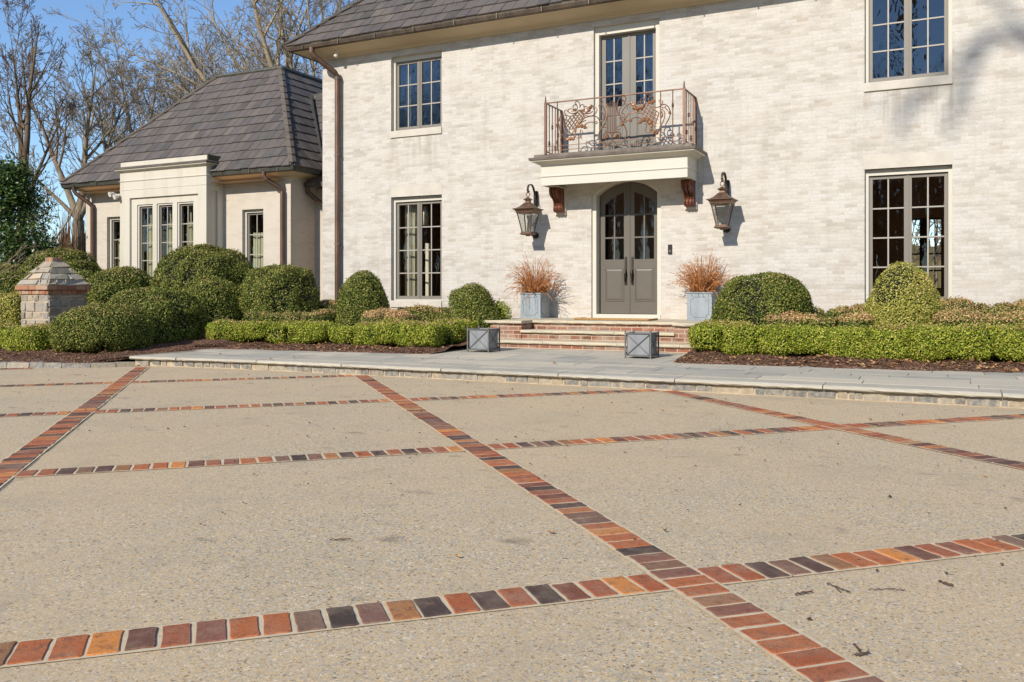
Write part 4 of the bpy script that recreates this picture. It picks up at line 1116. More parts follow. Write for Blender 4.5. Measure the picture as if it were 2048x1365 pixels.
# bluestone walk
rr = random.Random(5)
pv = MB()
m = MB()
for i in range(40):
    x0 = -12.4+i*.46; x1 = x0+.46
    m.quad((x0, yfront(x0)+.08, zpave(yfront(x0))-.007), (x1, yfront(x1)+.08, zpave(yfront(x1))-.007), (x1, 13.2, zpave(13.2)-.007), (x0, 13.2, zpave(13.2)-.007))
m.quad((-8.05, 13.2, zpave(13.2)-.007), (-3.3, 13.2, zpave(13.2)-.007), (-3.3, 14.6, zpave(14.6)-.007), (-8.05, 14.6, zpave(14.6)-.007))
tag(m.build('walk_bedding', M['joint']), kind='structure')
def slab(x0, x1, ya, yb, t=.02, rough=False):
    """ya,yb functions of x"""
    j = .0055; x0 += j; x1 -= j
    h = rr.uniform(-.0015, .0015)
    if not rough:
        P = [(x0, ya(x0)+j), (x1, ya(x1)+j), (x1, yb(x1)-j), (x0, yb(x0)-j)]
        z = [zpave(p[1])+h for p in P]
        pv.hexa([(p[0], p[1], zz-t) for p, zz in zip(P, z)] + [(p[0], p[1], zz) for p, zz in zip(P, z)])
    else:                       # rock-faced coping stone: a front edge of several facets
        n = max(6, int((x1-x0)/.07)); V = []; F = []
        for i in range(n+1):
            x = x0+(x1-x0)*i/n; z = zpave(ya(x))+h
            f0, f1, f2 = rr.uniform(-.004, .010), rr.uniform(-.016, .004), rr.uniform(-.004, .010)
            yy = ya(x)
            V += [(x, yb(x)-j, z), (x, yy+.018+f0, z), (x, yy+f1*.6, z-.014+rr.uniform(-.004, .004)), (x, yy+f1, z-.036+rr.uniform(-.005, .005)), (x, yy+.012+f2, z-.052), (x, yb(x)-j, z-.052)]
        for i in range(n):
            for k in range(5): F.append((i*6+k, (i+1)*6+k, (i+1)*6+k+1, i*6+k+1))
        F.append((0, 1, 2, 3, 4, 5)); F.append(tuple(n*6+k for k in reversed(range(6))))
        pv.add(V, F)
x = -12.17
for L in [.95, 1.6, 1.62, 1.72, 1.78, 1.55, 1.72, 1.78, 1.60, 1.25, 1.5, 1.5]:
    slab(x, x+L, lambda x: yfront(x), lambda x: yfront(x)+.42, rough=True); x += L
rows = [(.42, .82), (.82, 1.28), (1.28, 1.58), (1.58, 2.05), (2.05, 2.75)]
for a, b in rows:
    x = -12.3+rr.uniform(0, .3)-(.35 if a > 1.5 else 0)
    while x < 6.2:
        L = rr.choice((.45, .6, .75, .9, 1.2)); xe = min(x+L, 6.3)
        if a < 2.0 or -8.2 < x < -3.0 or True:
            slab(x, xe, (lambda a: lambda x: yfront(x)+a)(a), (lambda b: lambda x: yfront(x)+b)(b))
        x = xe
y = 13.18
for d in (.45, .6, .38):
    x = -8.0
    while x < -3.35:
        L = rr.choice((.45, .6, .75, .9)); xe = min(x+L, -3.3)
        slab(x, xe, (lambda y: lambda x: y)(y), (lambda y: lambda x: y)(y+d)); x = xe
    y += d
tag(pv.build('paved_walk', M['bluestone']), kind='structure')
kb = MB()
for i in range(40):
    x0 = -12.12+i*.46; x1 = x0+.46
    a, b = yfront(x0)+.075, yfront(x1)+.075
    kb.hexa([(x0, a, -.03), (x1, b, -.03), (x1, 11.4, -.03), (x0, 11.4, -.03), (x0, a, .109), (x1, b, .109), (x1, 11.4, .109), (x0, 11.4, .109)])
kb.mi = 1
x = -12.12
while x < 6.2:
    L = rr.choice((.06, .10, .15, .2, .24, .3)); g = rr.uniform(.012, .035)
    p = rr.uniform(.006, .02); z0, z1 = rr.uniform(.008, .02), rr.uniform(.088, .104); y = yfront(x+L/2)+.075
    q = [rr.uniform(-.006, .006) for _ in range(8)]
    kb.hexa([(x+q[0], y-p*.3, z0), (x+L+q[1], y-p*.3, z0+q[5]), (x+L, y+.05, z0), (x, y+.05, z0), (x+q[2], y-p, z1+q[6]), (x+L+q[3], y-p, z1+q[4]), (x+L, y+.05, z1), (x, y+.05, z1)])
    x += L+g
tag(kb.build('walk_kerb', [M['mortar'], M['granite']]), kind='structure')
ks = MB(); pts = catmull(KC, 6)
acc = 0; i = 0; seg = [pts[0]]
def kerb_stone(p, q):
    p, q = Vector(p), Vector(q); d = (q-p).normalized(); n = Vector((-d.y, d.x)) * (1 if (-d.y*0 + d.x) > 0 else 1)
    n = Vector((d.y, -d.x)); p = p+d*.006; q = q-d*.006
    h = .082+rr.uniform(-.012, .012); w_ = .13
    o = [rr.uniform(-.008, .008) for _ in range(8)]
    def P(v, off, z): return (v.x+n.x*off, v.y+n.y*off, z)
    ks.hexa([P(p, o[0], -.02), P(q, o[1], -.02), P(q, w_, -.02), P(p, w_, -.02), P(p, .012+o[2], h+o[3]), P(q, .012+o[4], h+o[5]), P(q, w_, h+o[6]), P(p, w_, h+o[7])])
L_t = rr.uniform(.22, .4)
for a, b in zip(pts[:-1], pts[1:]):
    acc += math.hypot(b[0]-a[0], b[1]-a[1])
    if acc > L_t:
        kerb_stone(seg[0], b); seg = [b]; acc = 0; L_t = rr.uniform(.22, .4)
tag(ks.build('bed_kerb', M['granite']), kind='structure')

# mulch beds
def kerb_y(x):
    for a, b in zip(pts[:-1], pts[1:]):
        if b[0] <= x <= a[0]: return a[1]+(b[1]-a[1])*(x-a[0])/(b[0]-a[0])
    return 10.1 if x > -12 else 11.4
def yleft(x):
    if x > -12.28: return 12.06+.095*(x+12.4) + (.9 if x > -7.74 else 0)*0
    if x > -12.40: return 10.35+(x+12.40)/.12*1.75
    return kerb_y(x)+.10
def yright(x): 
    return 12.56+.03*(x+3.63)+.018*max(0, x+3.63)**2*.55 if x > -3.62 else 12.56+( -3.62-x)/.2*1.6
def hm(x, y, e, base):
    n = .014*math.sin(7.1*x+2.3*y)+.012*math.sin(5.3*y-3.1*x+1)+.010*math.sin(13*x+11*y)
    k = min(1, e/.12)
    return base + .030*k + .060*min(e, 4.6) + n*k
def bed(name, x0, x1, yf, yback, basef, nx, ny=46):
    V = []; F = []
    for i in range(nx+1):
        x = x0+(x1-x0)*i/nx; a = yf(x); b = yback(x)
        for j in range(ny+1):
            t = (j/ny)**1.5; y = a+(b-a)*t
            V.append((x+.012*math.sin(9*y+x), y+.02*math.sin(6*x)*(1-t), hm(x, y, y-a, basef(x, a))))
    for i in range(nx):
        for j in range(ny): F.append((i*(ny+1)+j, (i+1)*(ny+1)+j, (i+1)*(ny+1)+j+1, i*(ny+1)+j+1))
    mb = MB(); mb.v = V; mb.f = F; mb.m = [0]*len(F)
    tag(mb.build(name, M['mulch'], None, True), kind='structure')
def basel(x, a): return .060 if x < -12.40 else (zpave(a)-.012 if x > -12.28 else .11)
bed('mulch_bed', -24.0, -7.76, yleft, lambda x: 17.15 if x > -13.8 else 17.65, basel, 260)
bed('mulch_bed', -3.80, 5.2, yright, lambda x: 17.15, lambda x, a: zpave(a)-.012, 120)
def ground_z(x, y):
    if x < -7.7: return hm(x, y, y-yleft(x), basel(x, yleft(x)))
    return hm(x, y, y-yright(x), zpave(yright(x))-.012)

# loose bark, fallen leaves
def scatter(name, n, mat, size, seed, lift, fold, regions):
    r = random.Random(seed); mb = MB()
    for _ in range(n):
        reg = r.choices(regions, [q[4] for q in regions])[0]
        x, y = r.uniform(reg[0], reg[1]), r.uniform(reg[2], reg[3])
        if reg[5] == 'bed':
            f = yleft(x) if x < -7.7 else yright(x)
            y = f + .04 + (y-reg[2])
            z = ground_z(x, y)
        elif reg[5] == 'walk':
            y = yfront(x)+.05+(y-reg[2]); z = zpave(y)+.002
        else: z = .004
        s = size*r.uniform(.5, 1.3); a = r.random()*6.28; c_, s_ = math.cos(a), math.sin(a)
        l, w_ = s, s*r.uniform(.2, .5) if not fold else s*r.uniform(.6, .9)
        tx, ty = r.uniform(-.4, .4), r.uniform(-.4, .4)
        def P(u, v, h=0): return (x+u*c_-v*s_, y+u*s_+v*c_, z+lift+abs(u*tx+v*ty)+h)
        if fold:
            hh = s*r.uniform(.1, .5)
            mb.add([P(-l/2,0), P(-l*.1,-w_/2,hh), P(l*.2,-w_*.35,hh*.6), P(l/2,0,hh*.3), P(l*.2,w_*.35,hh), P(-l*.1,w_/2,hh*.5), P(0,0,0)],
                   [(0,1,6),(1,2,6),(2,3,6),(3,4,6),(4,5,6),(5,0,6)])
        else: mb.add([P(-l/2,-w_/2), P(l/2,-w_/3), P(l/2,w_/2,.004), P(-l/2,w_/3,.006)], [(0,1,2,3)])
    tag(mb.build(name, mat), kind='stuff')
scatter('bark_chips', 9000, M['chips'], .035, 1, .004, False, [(-16.5,-12.45,0,1.6,.22,'bed'), (-12.2,-7.8,0,1.5,.4,'bed'), (-3.6,1.6,0,1.3,.5,'bed')])
scatter('fallen_leaves', 460, M['deadleaf'], .07, 2, .008, True, [(-16,-12.45,0,1.2,.14,'bed'), (-12.2,-7.8,.02,1.1,.40,'bed'), (-3.6,1.6,.2,1.1,.40,'bed'), (-12,1,0,1.9,.02,'walk'), (-3.4,1.2,.1,.8,.14,'bed')])
scatter('leaf_crumbs', 300, M['twig'], .020, 3, .004, True, [(-12,1.5,5,10.3,.75,'d'), (-5,1,3,7,.25,'d')])
scatter('leaf_crumbs', 45, M['deadleaf'], .030, 8, .004, True, [(-6,1.2,8.4,10.35,.8,'d'), (-4,.6,3,8,.2,'d')])
TW = [('short broken twig lying left of two thin twigs on the driveway', [[(-.525,3.587),(-.50,3.618),(-.47,3.648)]], .004),
      ('forked thin twig lying on the driveway between a broken stick and a long thin twig', [[(-.43,3.79),(-.39,3.755),(-.335,3.715)], [(-.395,3.758),(-.385,3.73),(-.37,3.70)], [(-.43,3.79),(-.425,3.765)]], .0024),
      ('long thin wavy twig lying on the driveway', [[(-.27,3.785),(-.235,3.80),(-.20,3.825),(-.165,3.835),(-.138,3.838)]], .002),
      ('stubby brown stick lying at the right of the driveway', [[(-.016,4.015),(.01,3.99),(.035,3.975)]], .005),
      ('T shaped brown twig nearest the bottom of the driveway', [[(-.272,3.165),(-.255,3.125),(-.244,3.085)], [(-.262,3.075),(-.24,3.09),(-.222,3.115)]], .004),
      ('thin dark twig lying alone in the middle of the driveway', [[(-2.665,3.385),(-2.62,3.41),(-2.578,3.44)]], .003)]
for lab, paths, r in TW:
    mb = MB()
    for p in paths:
        p = catmull(p, 3); mb.tube([(x, y, .004+r*1.1+.005*math.sin(i*1.7)**2) for i, (x, y) in enumerate(p)], [r*(.75+.4*math.sin(1+i*2.3)**2) for i in range(len(p))], 6)
    tag(mb.build('twig', M['twig'], loc=(paths[0][0][0], paths[0][0][1], 0)), lab, 'twig', 'twigs on the driveway')

# ------------------------------------------------------------------ entrance steps
ST = thing('entrance_steps', 'flight of stone treads on red brick risers up to the front door', 'steps', (-5.7, 15.5, .18))
def stone_run(name, x0, x1, y0, y1, z0, z1, cuts, seed):
    r = random.Random(seed); mb = MB(); xs = [x0]+cuts+[x1]
    for a, b in zip(xs[:-1], xs[1:]):
        n = max(3, int((b-a)/.09)); V = []; F = []; a += .003; b -= .003
        for i in range(n+1):
            x = a+(b-a)*i/n; f = [r.uniform(-.006, .006) for _ in range(4)]; h = (z1-z0)
            V += [(x, y1, z1), (x, y0+.010+f[0], z1), (x, y0+f[1], z1-h*.25), (x, y0+f[2]-.003, z1-h*.7), (x, y0+.008+f[3], z0), (x, y1, z0)]
        for i in range(n):
            for k in range(6): F.append((i*6+k, (i+1)*6+k, (i+1)*6+(k+1) % 6, i*6+(k+1) % 6))
        F.append((0,1,2,3,4,5)); F.append(tuple(n*6+k for k in reversed(range(6))))
        mb.add(V, F)
    return mb.build(name, M['tread'], ST)
stone_run('tread', -7.85, -3.55, 14.45, 15.0, .283, .335, [-6.55, -5.12, -4.0], 1)
stone_run('tread', -7.20, -4.21, 14.87, 15.42, .463, .515, [-5.32], 2)
stone_run('landing', -7.16, -4.25, 15.33, 17.08, .634, .686, [-6.42, -4.98], 3)
stone_run('cheek_cap', -8.02, -7.165, 14.85, 17.08, .634, .687, [], 4); stone_run('cheek_cap', -4.245, -3.40, 14.85, 17.08, .634, .687, [], 5)
for x0, x1, y0, z0, z1 in ((-7.80, -3.60, 14.50, .12, .283), (-7.19, -4.22, 14.93, .335, .463), (-7.17, -4.24, 15.39, .515, .634)):
    m = MB(); m.box(x0, x1, y0, y0+.12, z0, z1); m.build('riser', M['redbrick'], ST)
for x0, x1 in ((-7.86, -7.195), (-4.215, -3.56)):
    m = MB(); m.box(x0, x1, 14.91, 17.05, .1, .634); m.build('cheek_wall', M['redbrick'], ST)

mt = MB(); x0, x1, y0, y1, z = -6.50, -5.00, 15.86, 16.46, .687
for (a, b) in ((x0, x1),):
    mt.bbox(a, b, y0, y1, z, z+.028, .006)
rop = [(x0+(x1-x0)*i/60, y0, z+.02+.005*math.sin(i*1.6)) for i in range(61)]
mt.tube(rop, [.019+.003*math.sin(i*1.6) for i in range(61)], 6); mt.tube([(x0, y0+(y1-y0)*i/24, z+.02) for i in range(25)], .019, 6); mt.tube([(x1, y0+(y1-y0)*i/24, z+.02) for i in range(25)], .019, 6)
tag(mt.build('doormat', M['coir'], loc=(-5.75, 16.15, z)), 'coir doormat with a rope edge in front of the grey double door', 'doormat')

# ------------------------------------------------------------------ lead planters with dried stalks
def lead_planter(x0, y0, s, h, label):
    P = thing('lead_planter', label, 'planter', (x0+s/2, y0+s/2, .688), 'lead planters beside the front door')
    z = .688; x1, y1 = x0+s, y0+s; i = .012
    m = MB()
    for (a, b, c, d) in ((x0+i, x1-i, y0+i, y0+i+.02), (x0+i, x1-i, y1-i-.02, y1-i), (x0+i, x0+i+.02, y0+i+.02, y1-i-.02), (x1-i-.02, x1-i, y0+i+.02, y1-i-.02)): m.box(a, b, c, d, z, z+h-.02)
    m.build('box', M['lead'], P)
    m = MB(); path = [(x0+i, y0+i), (x1-i, y0+i), (x1-i, y1-i), (x0+i, y1-i)]
    m.sweep([(-.03, z+h-.035), (.004, z+h-.035), (.016, z+h-.018), (.016, z+h), (-.03, z+h)], path, True)
    m.build('rim', M['lead'], P); m = MB()
    m.sweep([(-.002, z), (.014, z), (.014, z+.018), (.002, z+.03), (-.002, z+.03)], path, True)
    m.build('base_band', M['lead'], P)
    m = MB(); e, r = .075, .055
    prof = [(e+r, e), (s-e-r, e)]
    def corner(cx, cz, a0, a1): return [(cx+r*math.cos(a0+(a1-a0)*k/6), cz+r*math.sin(a0+(a1-a0)*k/6)) for k in range(7)]
    t0, t1 = .07, h-.09
    ring = corner(s-e, t0, math.pi, math.pi/2) + corner(s-e, t1, 3*math.pi/2, math.pi) + corner(e, t1, 0, -math.pi/2) + corner(e, t0, math.pi/2, 0)
    ring.append(ring[0])
    for f in (lambda u, v: (x0+u, y0+i-.003, z+v), lambda u, v: (x1-i+.003, y0+u, z+v), lambda u, v: (x0+i-.003, y0+u, z+v), lambda u, v: (x0+u, y1-i+.003, z+v)):
        m.tube([f(u, v) for u, v in ring], .008, 5, False)
    m.build('panel_moulding', M['lead'], P)
    m = MB(); m.box(x0+i+.02, x1-i-.02, y0+i+.02, y1-i-.02, z+h-.09, z+h-.05); m.build('soil', M['soil'], P)
    return (x0+s/2, y0+s/2, z+h-.06)
def dried(c, seed, label, n=175, spill=0):
    r = random.Random(seed); mb = MB(); cx, cy, cz = c
    for k in range(n):
        a = r.random()*6.283; q = math.sqrt(r.random())
        bx, by = cx+.15*q*math.cos(a), cy+.15*q*math.sin(a)
        lean = r.uniform(.02, .55)*(.4+.8*q)*1.9; L = r.uniform(.38, .90)*(1.08-.30*min(1, lean/1.0))
        if spill and k < spill: lean = r.uniform(1.2, 1.8); L = r.uniform(.45, .7)
        droop = r.uniform(.1, .9)*lean; a += r.uniform(-.5, .5)
        pts = []; x, y, z = bx, by, cz; th = lean*.5; S = 8; sw = r.uniform(-.4, .4); curl = r.choice((0, 0, .6, 1.3))
        for i in range(S+1):
            pts.append((x, y, z)); th += (droop+.3*r.random())/S*1.5+curl*(i > 4)*.35; a += sw/S
            x += L/S*math.sin(th)*math.cos(a); y += L/S*math.sin(th)*math.sin(a); z += L/S*math.cos(th)
            z = max(z, .70); y = min(y, YW-.02)
        mb.tube(pts, [.0048*(1-.5*i/S) for i in range(S+1)], 3, False)
        for i in range(1, S):                    # narrow withered leaflets along the stalk
            for _ in range(4):
                t = r.random(); p = Vector(pts[i]).lerp(Vector(pts[i+1]), t); d = (Vector(pts[i+1])-Vector(pts[i])).normalized()
                o = Vector((r.uniform(-1, 1), r.uniform(-1, 1), r.uniform(-.6, .6))); o = (o-d*o.dot(d)).normalized()
                l = r.uniform(.018, .045); tip = p+(d*.8+o*.6)*l; sd = d.cross(o)*.0065
                mb.add([p-sd, p+sd, tip], [(0, 1, 2)])
    for _ in range(520):                         # matted base
        a = r.random()*6.283; q = math.sqrt(r.random())*.26; p = Vector((cx+q*math.cos(a), cy+q*math.sin(a)*.8, cz+r.uniform(0, .22)*(1.1-q*2)))
        d = Vector((r.uniform(-1, 1), r.uniform(-1, 1), r.uniform(-.2, 1))).normalized()*r.uniform(.05, .11); sd = d.orthogonal().normalized()*.006
        mb.add([p-sd, p+sd, p+d], [(0, 1, 2)])
    o = mb.build('dried_stalks', M['rust'], loc=(cx, cy, cz)); tag(o, label, 'dried plant', 'dried stalks in the lead planters')
c1 = lead_planter(-7.95, 16.40, .48, .53, 'grey lead planter left of the door under the stalks that hang over its front')
c2 = lead_planter(-4.40, 16.36, .50, .545, 'grey lead planter right of the door beside a clipped dome bush')
dried(c1, 3, 'rust coloured dry stalks in the left lead planter, some hanging over its front', 230, 18)
dried(c2, 4, 'rust coloured dry upright stalks in the right lead planter', 260, 4)

def cube_planter(x0, y0, label, grp, debris):
    s, h, z = .435, .425, zpave(y0)+.001; x1, y1 = x0+s, y0+s
    P = thing('metal_planter', label, 'planter', (x0+s/2, y0+s/2, z), grp)
    m = MB(); i = .03
    for (a, b, c, d) in ((x0+i, x1-i, y0+i, y0+i+.008), (x0+i, x1-i, y1-i-.008, y1-i), (x0+i, x0+i+.008, y0+i, y1-i), (x1-i-.008, x1-i, y0+i, y1-i)): m.box(a, b, c, d, z+.05, z+h-.03)
    m.box(x0+i, x1-i, y0+i, y1-i, z+.045, z+.055)
    m.sweep([(-.012, z+h-.045), (.010, z+h-.045), (.010, z+h-.022), (-.012, z+h-.022)], [(x0+i, y0+i), (x1-i, y0+i), (x1-i, y1-i), (x0+i, y1-i)], True)
    m.build('box', M['zinc'], P)
    m = MB(); t = .011
    for a in (x0+t, x1-t):
        for b in (y0+t, y1-t): m.box(a-t, a+t, b-t, b+t, z, z+h); m.lathe([(.015, z+h-.004), (.015, z+h+.006), (.006, z+h+.016)], (a, b), 8)
    for zz in (z+.04, z+h-.028):
        for a, b, c, d in ((x0+2*t, x1-2*t, y0+.004, y0+.018), (x0+2*t, x1-2*t, y1-.018, y1-.004), (x0+.004, x0+.018, y0+2*t, y1-2*t), (x1-.018, x1-.004, y0+2*t, y1-2*t)): m.box(a, b, c, d, zz-.007, zz+.007)
    m.build('frame', M['frame'], P)
    for f in (lambda u, v: (x0+u*s, y0+.014, z+v), lambda u, v: (x1-.014, y0+u*s, z+v), lambda u, v: (x0+u*s, y1-.014, z+v), lambda u, v: (x0+.014, y0+u*s, z+v)):
        m = MB(); m.tube([f(.06, .05), f(.94, h-.04)], .0055, 6); m.tube([f(.94, .05), f(.06, h-.04)], .0055, 6); m.build('cross_brace', M['frame'], P)
    m = MB(); m.box(x0+i+.01, x1-i-.01, y0+i+.01, y1-i-.01, z+h-.13, z+h-.09); m.build('soil', M['soil'], P)
cube_planter(-7.50, 13.34, 'empty zinc cube planter in a cross braced frame beside the left hedge', 'zinc cube planters on the walk', 1)
cube_planter(-4.52, 13.12, 'empty zinc cube planter in a cross braced frame before the right end of the steps', 'zinc cube planters on the walk', 0)

# ------------------------------------------------------------------ stone pier
PX0, PX1, PY0, PY1 = -17.36, -16.50, 11.80, 12.66
pc = ((PX0+PX1)/2, (PY0+PY1)/2)
PR = thing('stone_pier', 'square fieldstone pier with a brick collar and a pyramid stone cap', 'stone pier', (pc[0], pc[1], .1))
r = random.Random(12)
faces = [(lambda u, o, z: (PX0+u, PY0-o, z)), (lambda u, o, z: (PX1+o, PY0+u, z)), (lambda u, o, z: (PX1-u, PY1+o, z)), (lambda u, o, z: (PX0-o, PY1-u, z))]
m = MB(); m.box(PX0, PX1, PY0, PY1, 0, 1.2); m.mi = 1
for f in faces:
    z = .05
    while z < 1.16:
        h = min(r.uniform(.09, .26), 1.18-z); u = -.012
        while u < .86:
            w_ = min(r.uniform(.14, .36), .872-u)
            if w_ < .06: w_ = .872-u
            g = r.uniform(.006, .016); o = [r.uniform(.0, .036) for _ in range(4)]; e = [r.uniform(0, .018) for _ in range(4)]
            a, b, c, d = u+g, u+w_-g, z+g, z+h-g
            m.hexa([f(a, -.02, c), f(b, -.02, c), f(b, -.02, d), f(a, -.02, d), f(a+e[0], o[0], c+e[1]), f(b-e[2], o[1], c+e[3]), f(b-e[0], o[2], d-e[1]), f(a+e[2], o[3], d-e[3])])
            u += w_
        z += h
m.build('shaft', [M['mortar'], M['fieldstone']], PR)
m = MB(); m.mi = 0
m.box(PX0-.02, PX1+.02, PY0-.02, PY1+.02, 1.19, 1.38); m.mi = 1
for zz, o, bl in ((1.195, .035, .105), (1.285, .085, .215)):
    for f in faces:
        u = -o
        while u < .86+o-.03:
            w_ = min(bl*r.uniform(.9, 1.1), .86+o-u); q = r.uniform(-.004, .006)
            m.hexa([f(u+.004, -.05, zz), f(u+w_-.004, -.05, zz), f(u+w_-.004, -.05, zz+.082), f(u+.004, -.05, zz+.082), f(u+.004, o+q, zz), f(u+w_-.004, o+q, zz), f(u+w_-.004, o+q, zz+.082), f(u+.004, o+q, zz+.082)])
            u += w_
m.build('brick_collar', [M['mortar'], M['oldbrick']], PR)
m = MB(); hb, ht, zb, zt = .50, .10, 1.372, 1.90
m.add([(pc[0]-hb, pc[1]-hb, zb), (pc[0]+hb, pc[1]-hb, zb), (pc[0]+hb, pc[1]+hb, zb), (pc[0]-hb, pc[1]+hb, zb), (pc[0]-ht, pc[1]-ht, zt), (pc[0]+ht, pc[1]-ht, zt), (pc[0]+ht, pc[1]+ht, zt), (pc[0]-ht, pc[1]+ht, zt)], [(0,1,5,4),(1,2,6,5),(2,3,7,6),(3,0,4,7),(4,5,6,7)])
m.mi = 1
for k, (dx, dy) in enumerate(((0, -1), (1, 0), (0, 1), (-1, 0))):
    tx, ty = -dy, dx
    def S(u, t, o):   # u -1..1 across, t 0..1 up
        hw = hb+(ht-hb)*t; return (pc[0]+dx*(hw+o*.75)+tx*u*hw, pc[1]+dy*(hw+o*.75)+ty*u*hw, zb+(zt-zb)*t+o*.6)
    ts = [0, .21, .46, .70, .98]
    for a, b in zip(ts[:-1], ts[1:]):
        n = 3 if b < .6 else (2 if b < .8 else 1); us = [-1]+sorted(r.uniform(-.7, .7) for _ in range(n-1))+[1]
        for p, q in zip(us[:-1], us[1:]):
            if q-p < .15: continue
            g = .02; o = [r.uniform(.0, .055) for _ in range(4)]
            m.hexa([S(p+g, a+.015, -.02), S(q-g, a+.015, -.02), S(q-g, b-.015, -.02), S(p+g, b-.015, -.02), S(p+g+.01, a+.02, o[0]), S(q-g-.01, a+.02, o[1]), S(q-g-.01, b-.025, o[2]), S(p+g+.01, b-.025, o[3])])
m.build('pyramid_cap', [M['mortar'], M['fieldstone']], PR)
m = MB()
for k, (dx, dy) in enumerate(((0, -1), (1, 0), (0, 1), (-1, 0))):
    for s_ in (-1, 1):
        a = (pc[0]+dx*.07-dy*s_*.055, pc[1]+dy*.07+dx*s_*.055)
        m.bbox(a[0]-.052, a[0]+.052, a[1]-.052, a[1]+.052, 1.88, 1.965, .006)
m.build('finial', M['oldbrick'], PR)
# ------------------------------------------------------------------ clipped bushes and hedges
def s_noise(P, seed, f=1.0):
    r = np.random.RandomState(seed); v = np.zeros(len(P))
    for k in range(9):
        w = r.normal(size=3); w /= np.linalg.norm(w); fr = (3.0, 5.0, 8.0, 12.0, 17.0, 6.5, 10.0, 4.0, 14.0)[k]*f
        v += np.sin(P@w*fr + r.rand()*6.28)*(1/(1+.12*fr))
    return v/2.2
def lobe_r(D, L):
    rx, ry, rzu, rzd, n = L[3:8]
    rz = np.where(D[:, 2] > 0, rzu, rzd)
    A = (np.abs(D/np.stack([np.full(len(D), rx), np.full(len(D), ry), rz], 1))**n)
    return A.sum(1)**(-1/n)
def lobe_n(D, r, L):
    rx, ry, rzu, rzd, n = L[3:8]
    P = D*r[:, None]; rz = np.where(D[:, 2] > 0, rzu, rzd)
    S = np.stack([np.full(len(D), rx), np.full(len(D), ry), rz], 1)
    G = np.sign(P)*np.abs(P/S)**(n-1)/S
    return G/np.linalg.norm(G, axis=1, keepdims=True)
def inside(P, L):
    rx, ry, rzu, rzd, n = L[3:8]; Q = P-np.array(L[:3])
    rz = np.where(Q[:, 2] > 0, rzu, rzd)
    return (np.abs(Q/np.stack([np.full(len(Q), rx), np.full(len(Q), ry), rz], 1))**n).sum(1)
def bush(name, label, cat, lobes, mat, leaf=.042, cover=2.1, amp=.035, seed=1, tint=None, fuzz=.02, group=None, freq=1.0, zmin=None, skirt=True):
    rs = np.random.RandomState(seed); V = []; F = []; T = []; nv = 0
    base = np.mean([l[:2] for l in lobes], 0); CV = []; CF = []; cv = 0
    for li, L in enumerate(lobes):
        c = np.array(L[:3])
        D = rs.normal(size=(60000, 3)); D /= np.linalg.norm(D, axis=1, keepdims=True)
        r = lobe_r(D, L); N = lobe_n(D, r, L)
        dA = r*r/np.clip((N*D).sum(1), .15, 1); area = dA.mean()*4*math.pi
        la = .5*leaf*leaf*.62
        cnt = int(area*cover/la)
        idx = rs.choice(len(D), cnt, p=dA/dA.sum())
        D = D[idx]+rs.normal(size=(cnt, 3))*.006; D /= np.linalg.norm(D, axis=1, keepdims=True)
        r = lobe_r(D, L); N = lobe_n(D, r, L); P = c+D*r[:, None]
        ns = s_noise(P, seed*7+3, freq)
        stray = (s_noise(P*2.3, seed*5+1, 1.6) > .55)*(rs.rand(cnt) < .30)*rs.rand(cnt)*.055
        P = P+N*(ns*amp)[:, None]+N*(rs.normal(size=cnt)*fuzz-np.abs(rs.normal(size=cnt))*.02+stray)[:, None]
        keep = np.ones(cnt, bool)
        for lj, L2 in enumerate(lobes):
            if lj != li: keep &= inside(P, L2) > .80
        # thin out the hollows so the dark inside shows
        keep &= (ns > -.48) | (rs.rand(cnt) < .28)
        if zmin is not None: keep &= P[:, 2] > zmin
        P, N, ns = P[keep], N[keep], ns[keep]; cnt = len(P)
        m = N+rs.normal(size=(cnt, 3))*.62; m /= np.linalg.norm(m, axis=1, keepdims=True)
        a = np.cross(m, rs.normal(size=(cnt, 3))); a /= np.linalg.norm(a, axis=1, keepdims=True); b = np.cross(m, a)
        l = leaf*(.65+.7*rs.rand(cnt))[:, None]; w = l*.62
        Q = np.stack([P-a*l/2, P+b*w/2, P+a*l/2, P-b*w/2], 1).reshape(-1, 3)
        V.append(Q); F.append(nv+np.arange(cnt*4).reshape(-1, 4)); nv += cnt*4
        t = np.zeros(cnt) if tint is None else tint(P, N, ns)
        T.append(np.repeat(t, 4))
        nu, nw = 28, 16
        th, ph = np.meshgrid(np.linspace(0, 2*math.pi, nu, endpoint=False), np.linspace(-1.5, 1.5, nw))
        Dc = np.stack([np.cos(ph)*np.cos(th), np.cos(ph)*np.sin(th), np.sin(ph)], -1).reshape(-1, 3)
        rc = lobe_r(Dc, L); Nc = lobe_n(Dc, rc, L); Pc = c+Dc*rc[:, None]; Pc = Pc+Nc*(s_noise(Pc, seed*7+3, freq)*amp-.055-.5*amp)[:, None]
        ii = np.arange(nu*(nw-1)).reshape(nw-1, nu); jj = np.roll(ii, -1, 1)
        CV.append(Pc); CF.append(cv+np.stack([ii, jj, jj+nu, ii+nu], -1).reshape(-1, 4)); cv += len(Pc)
    V = np.concatenate(V); CVv = np.concatenate(CV)
    if name == 'core_only': return
    Fl = np.concatenate(F); Fc = np.concatenate(CF)+len(V)
    me = np_mesh(name, np.concatenate([V, CVv]), [np.concatenate([Fl, Fc])], {'tint': np.concatenate(T+[np.zeros(len(CVv))])})
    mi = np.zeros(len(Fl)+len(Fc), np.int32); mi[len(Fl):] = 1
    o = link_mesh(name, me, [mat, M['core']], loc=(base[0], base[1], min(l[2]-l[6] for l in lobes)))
    me.polygons.foreach_set('material_index', mi)
    tag(o, label, cat, group)
    return o
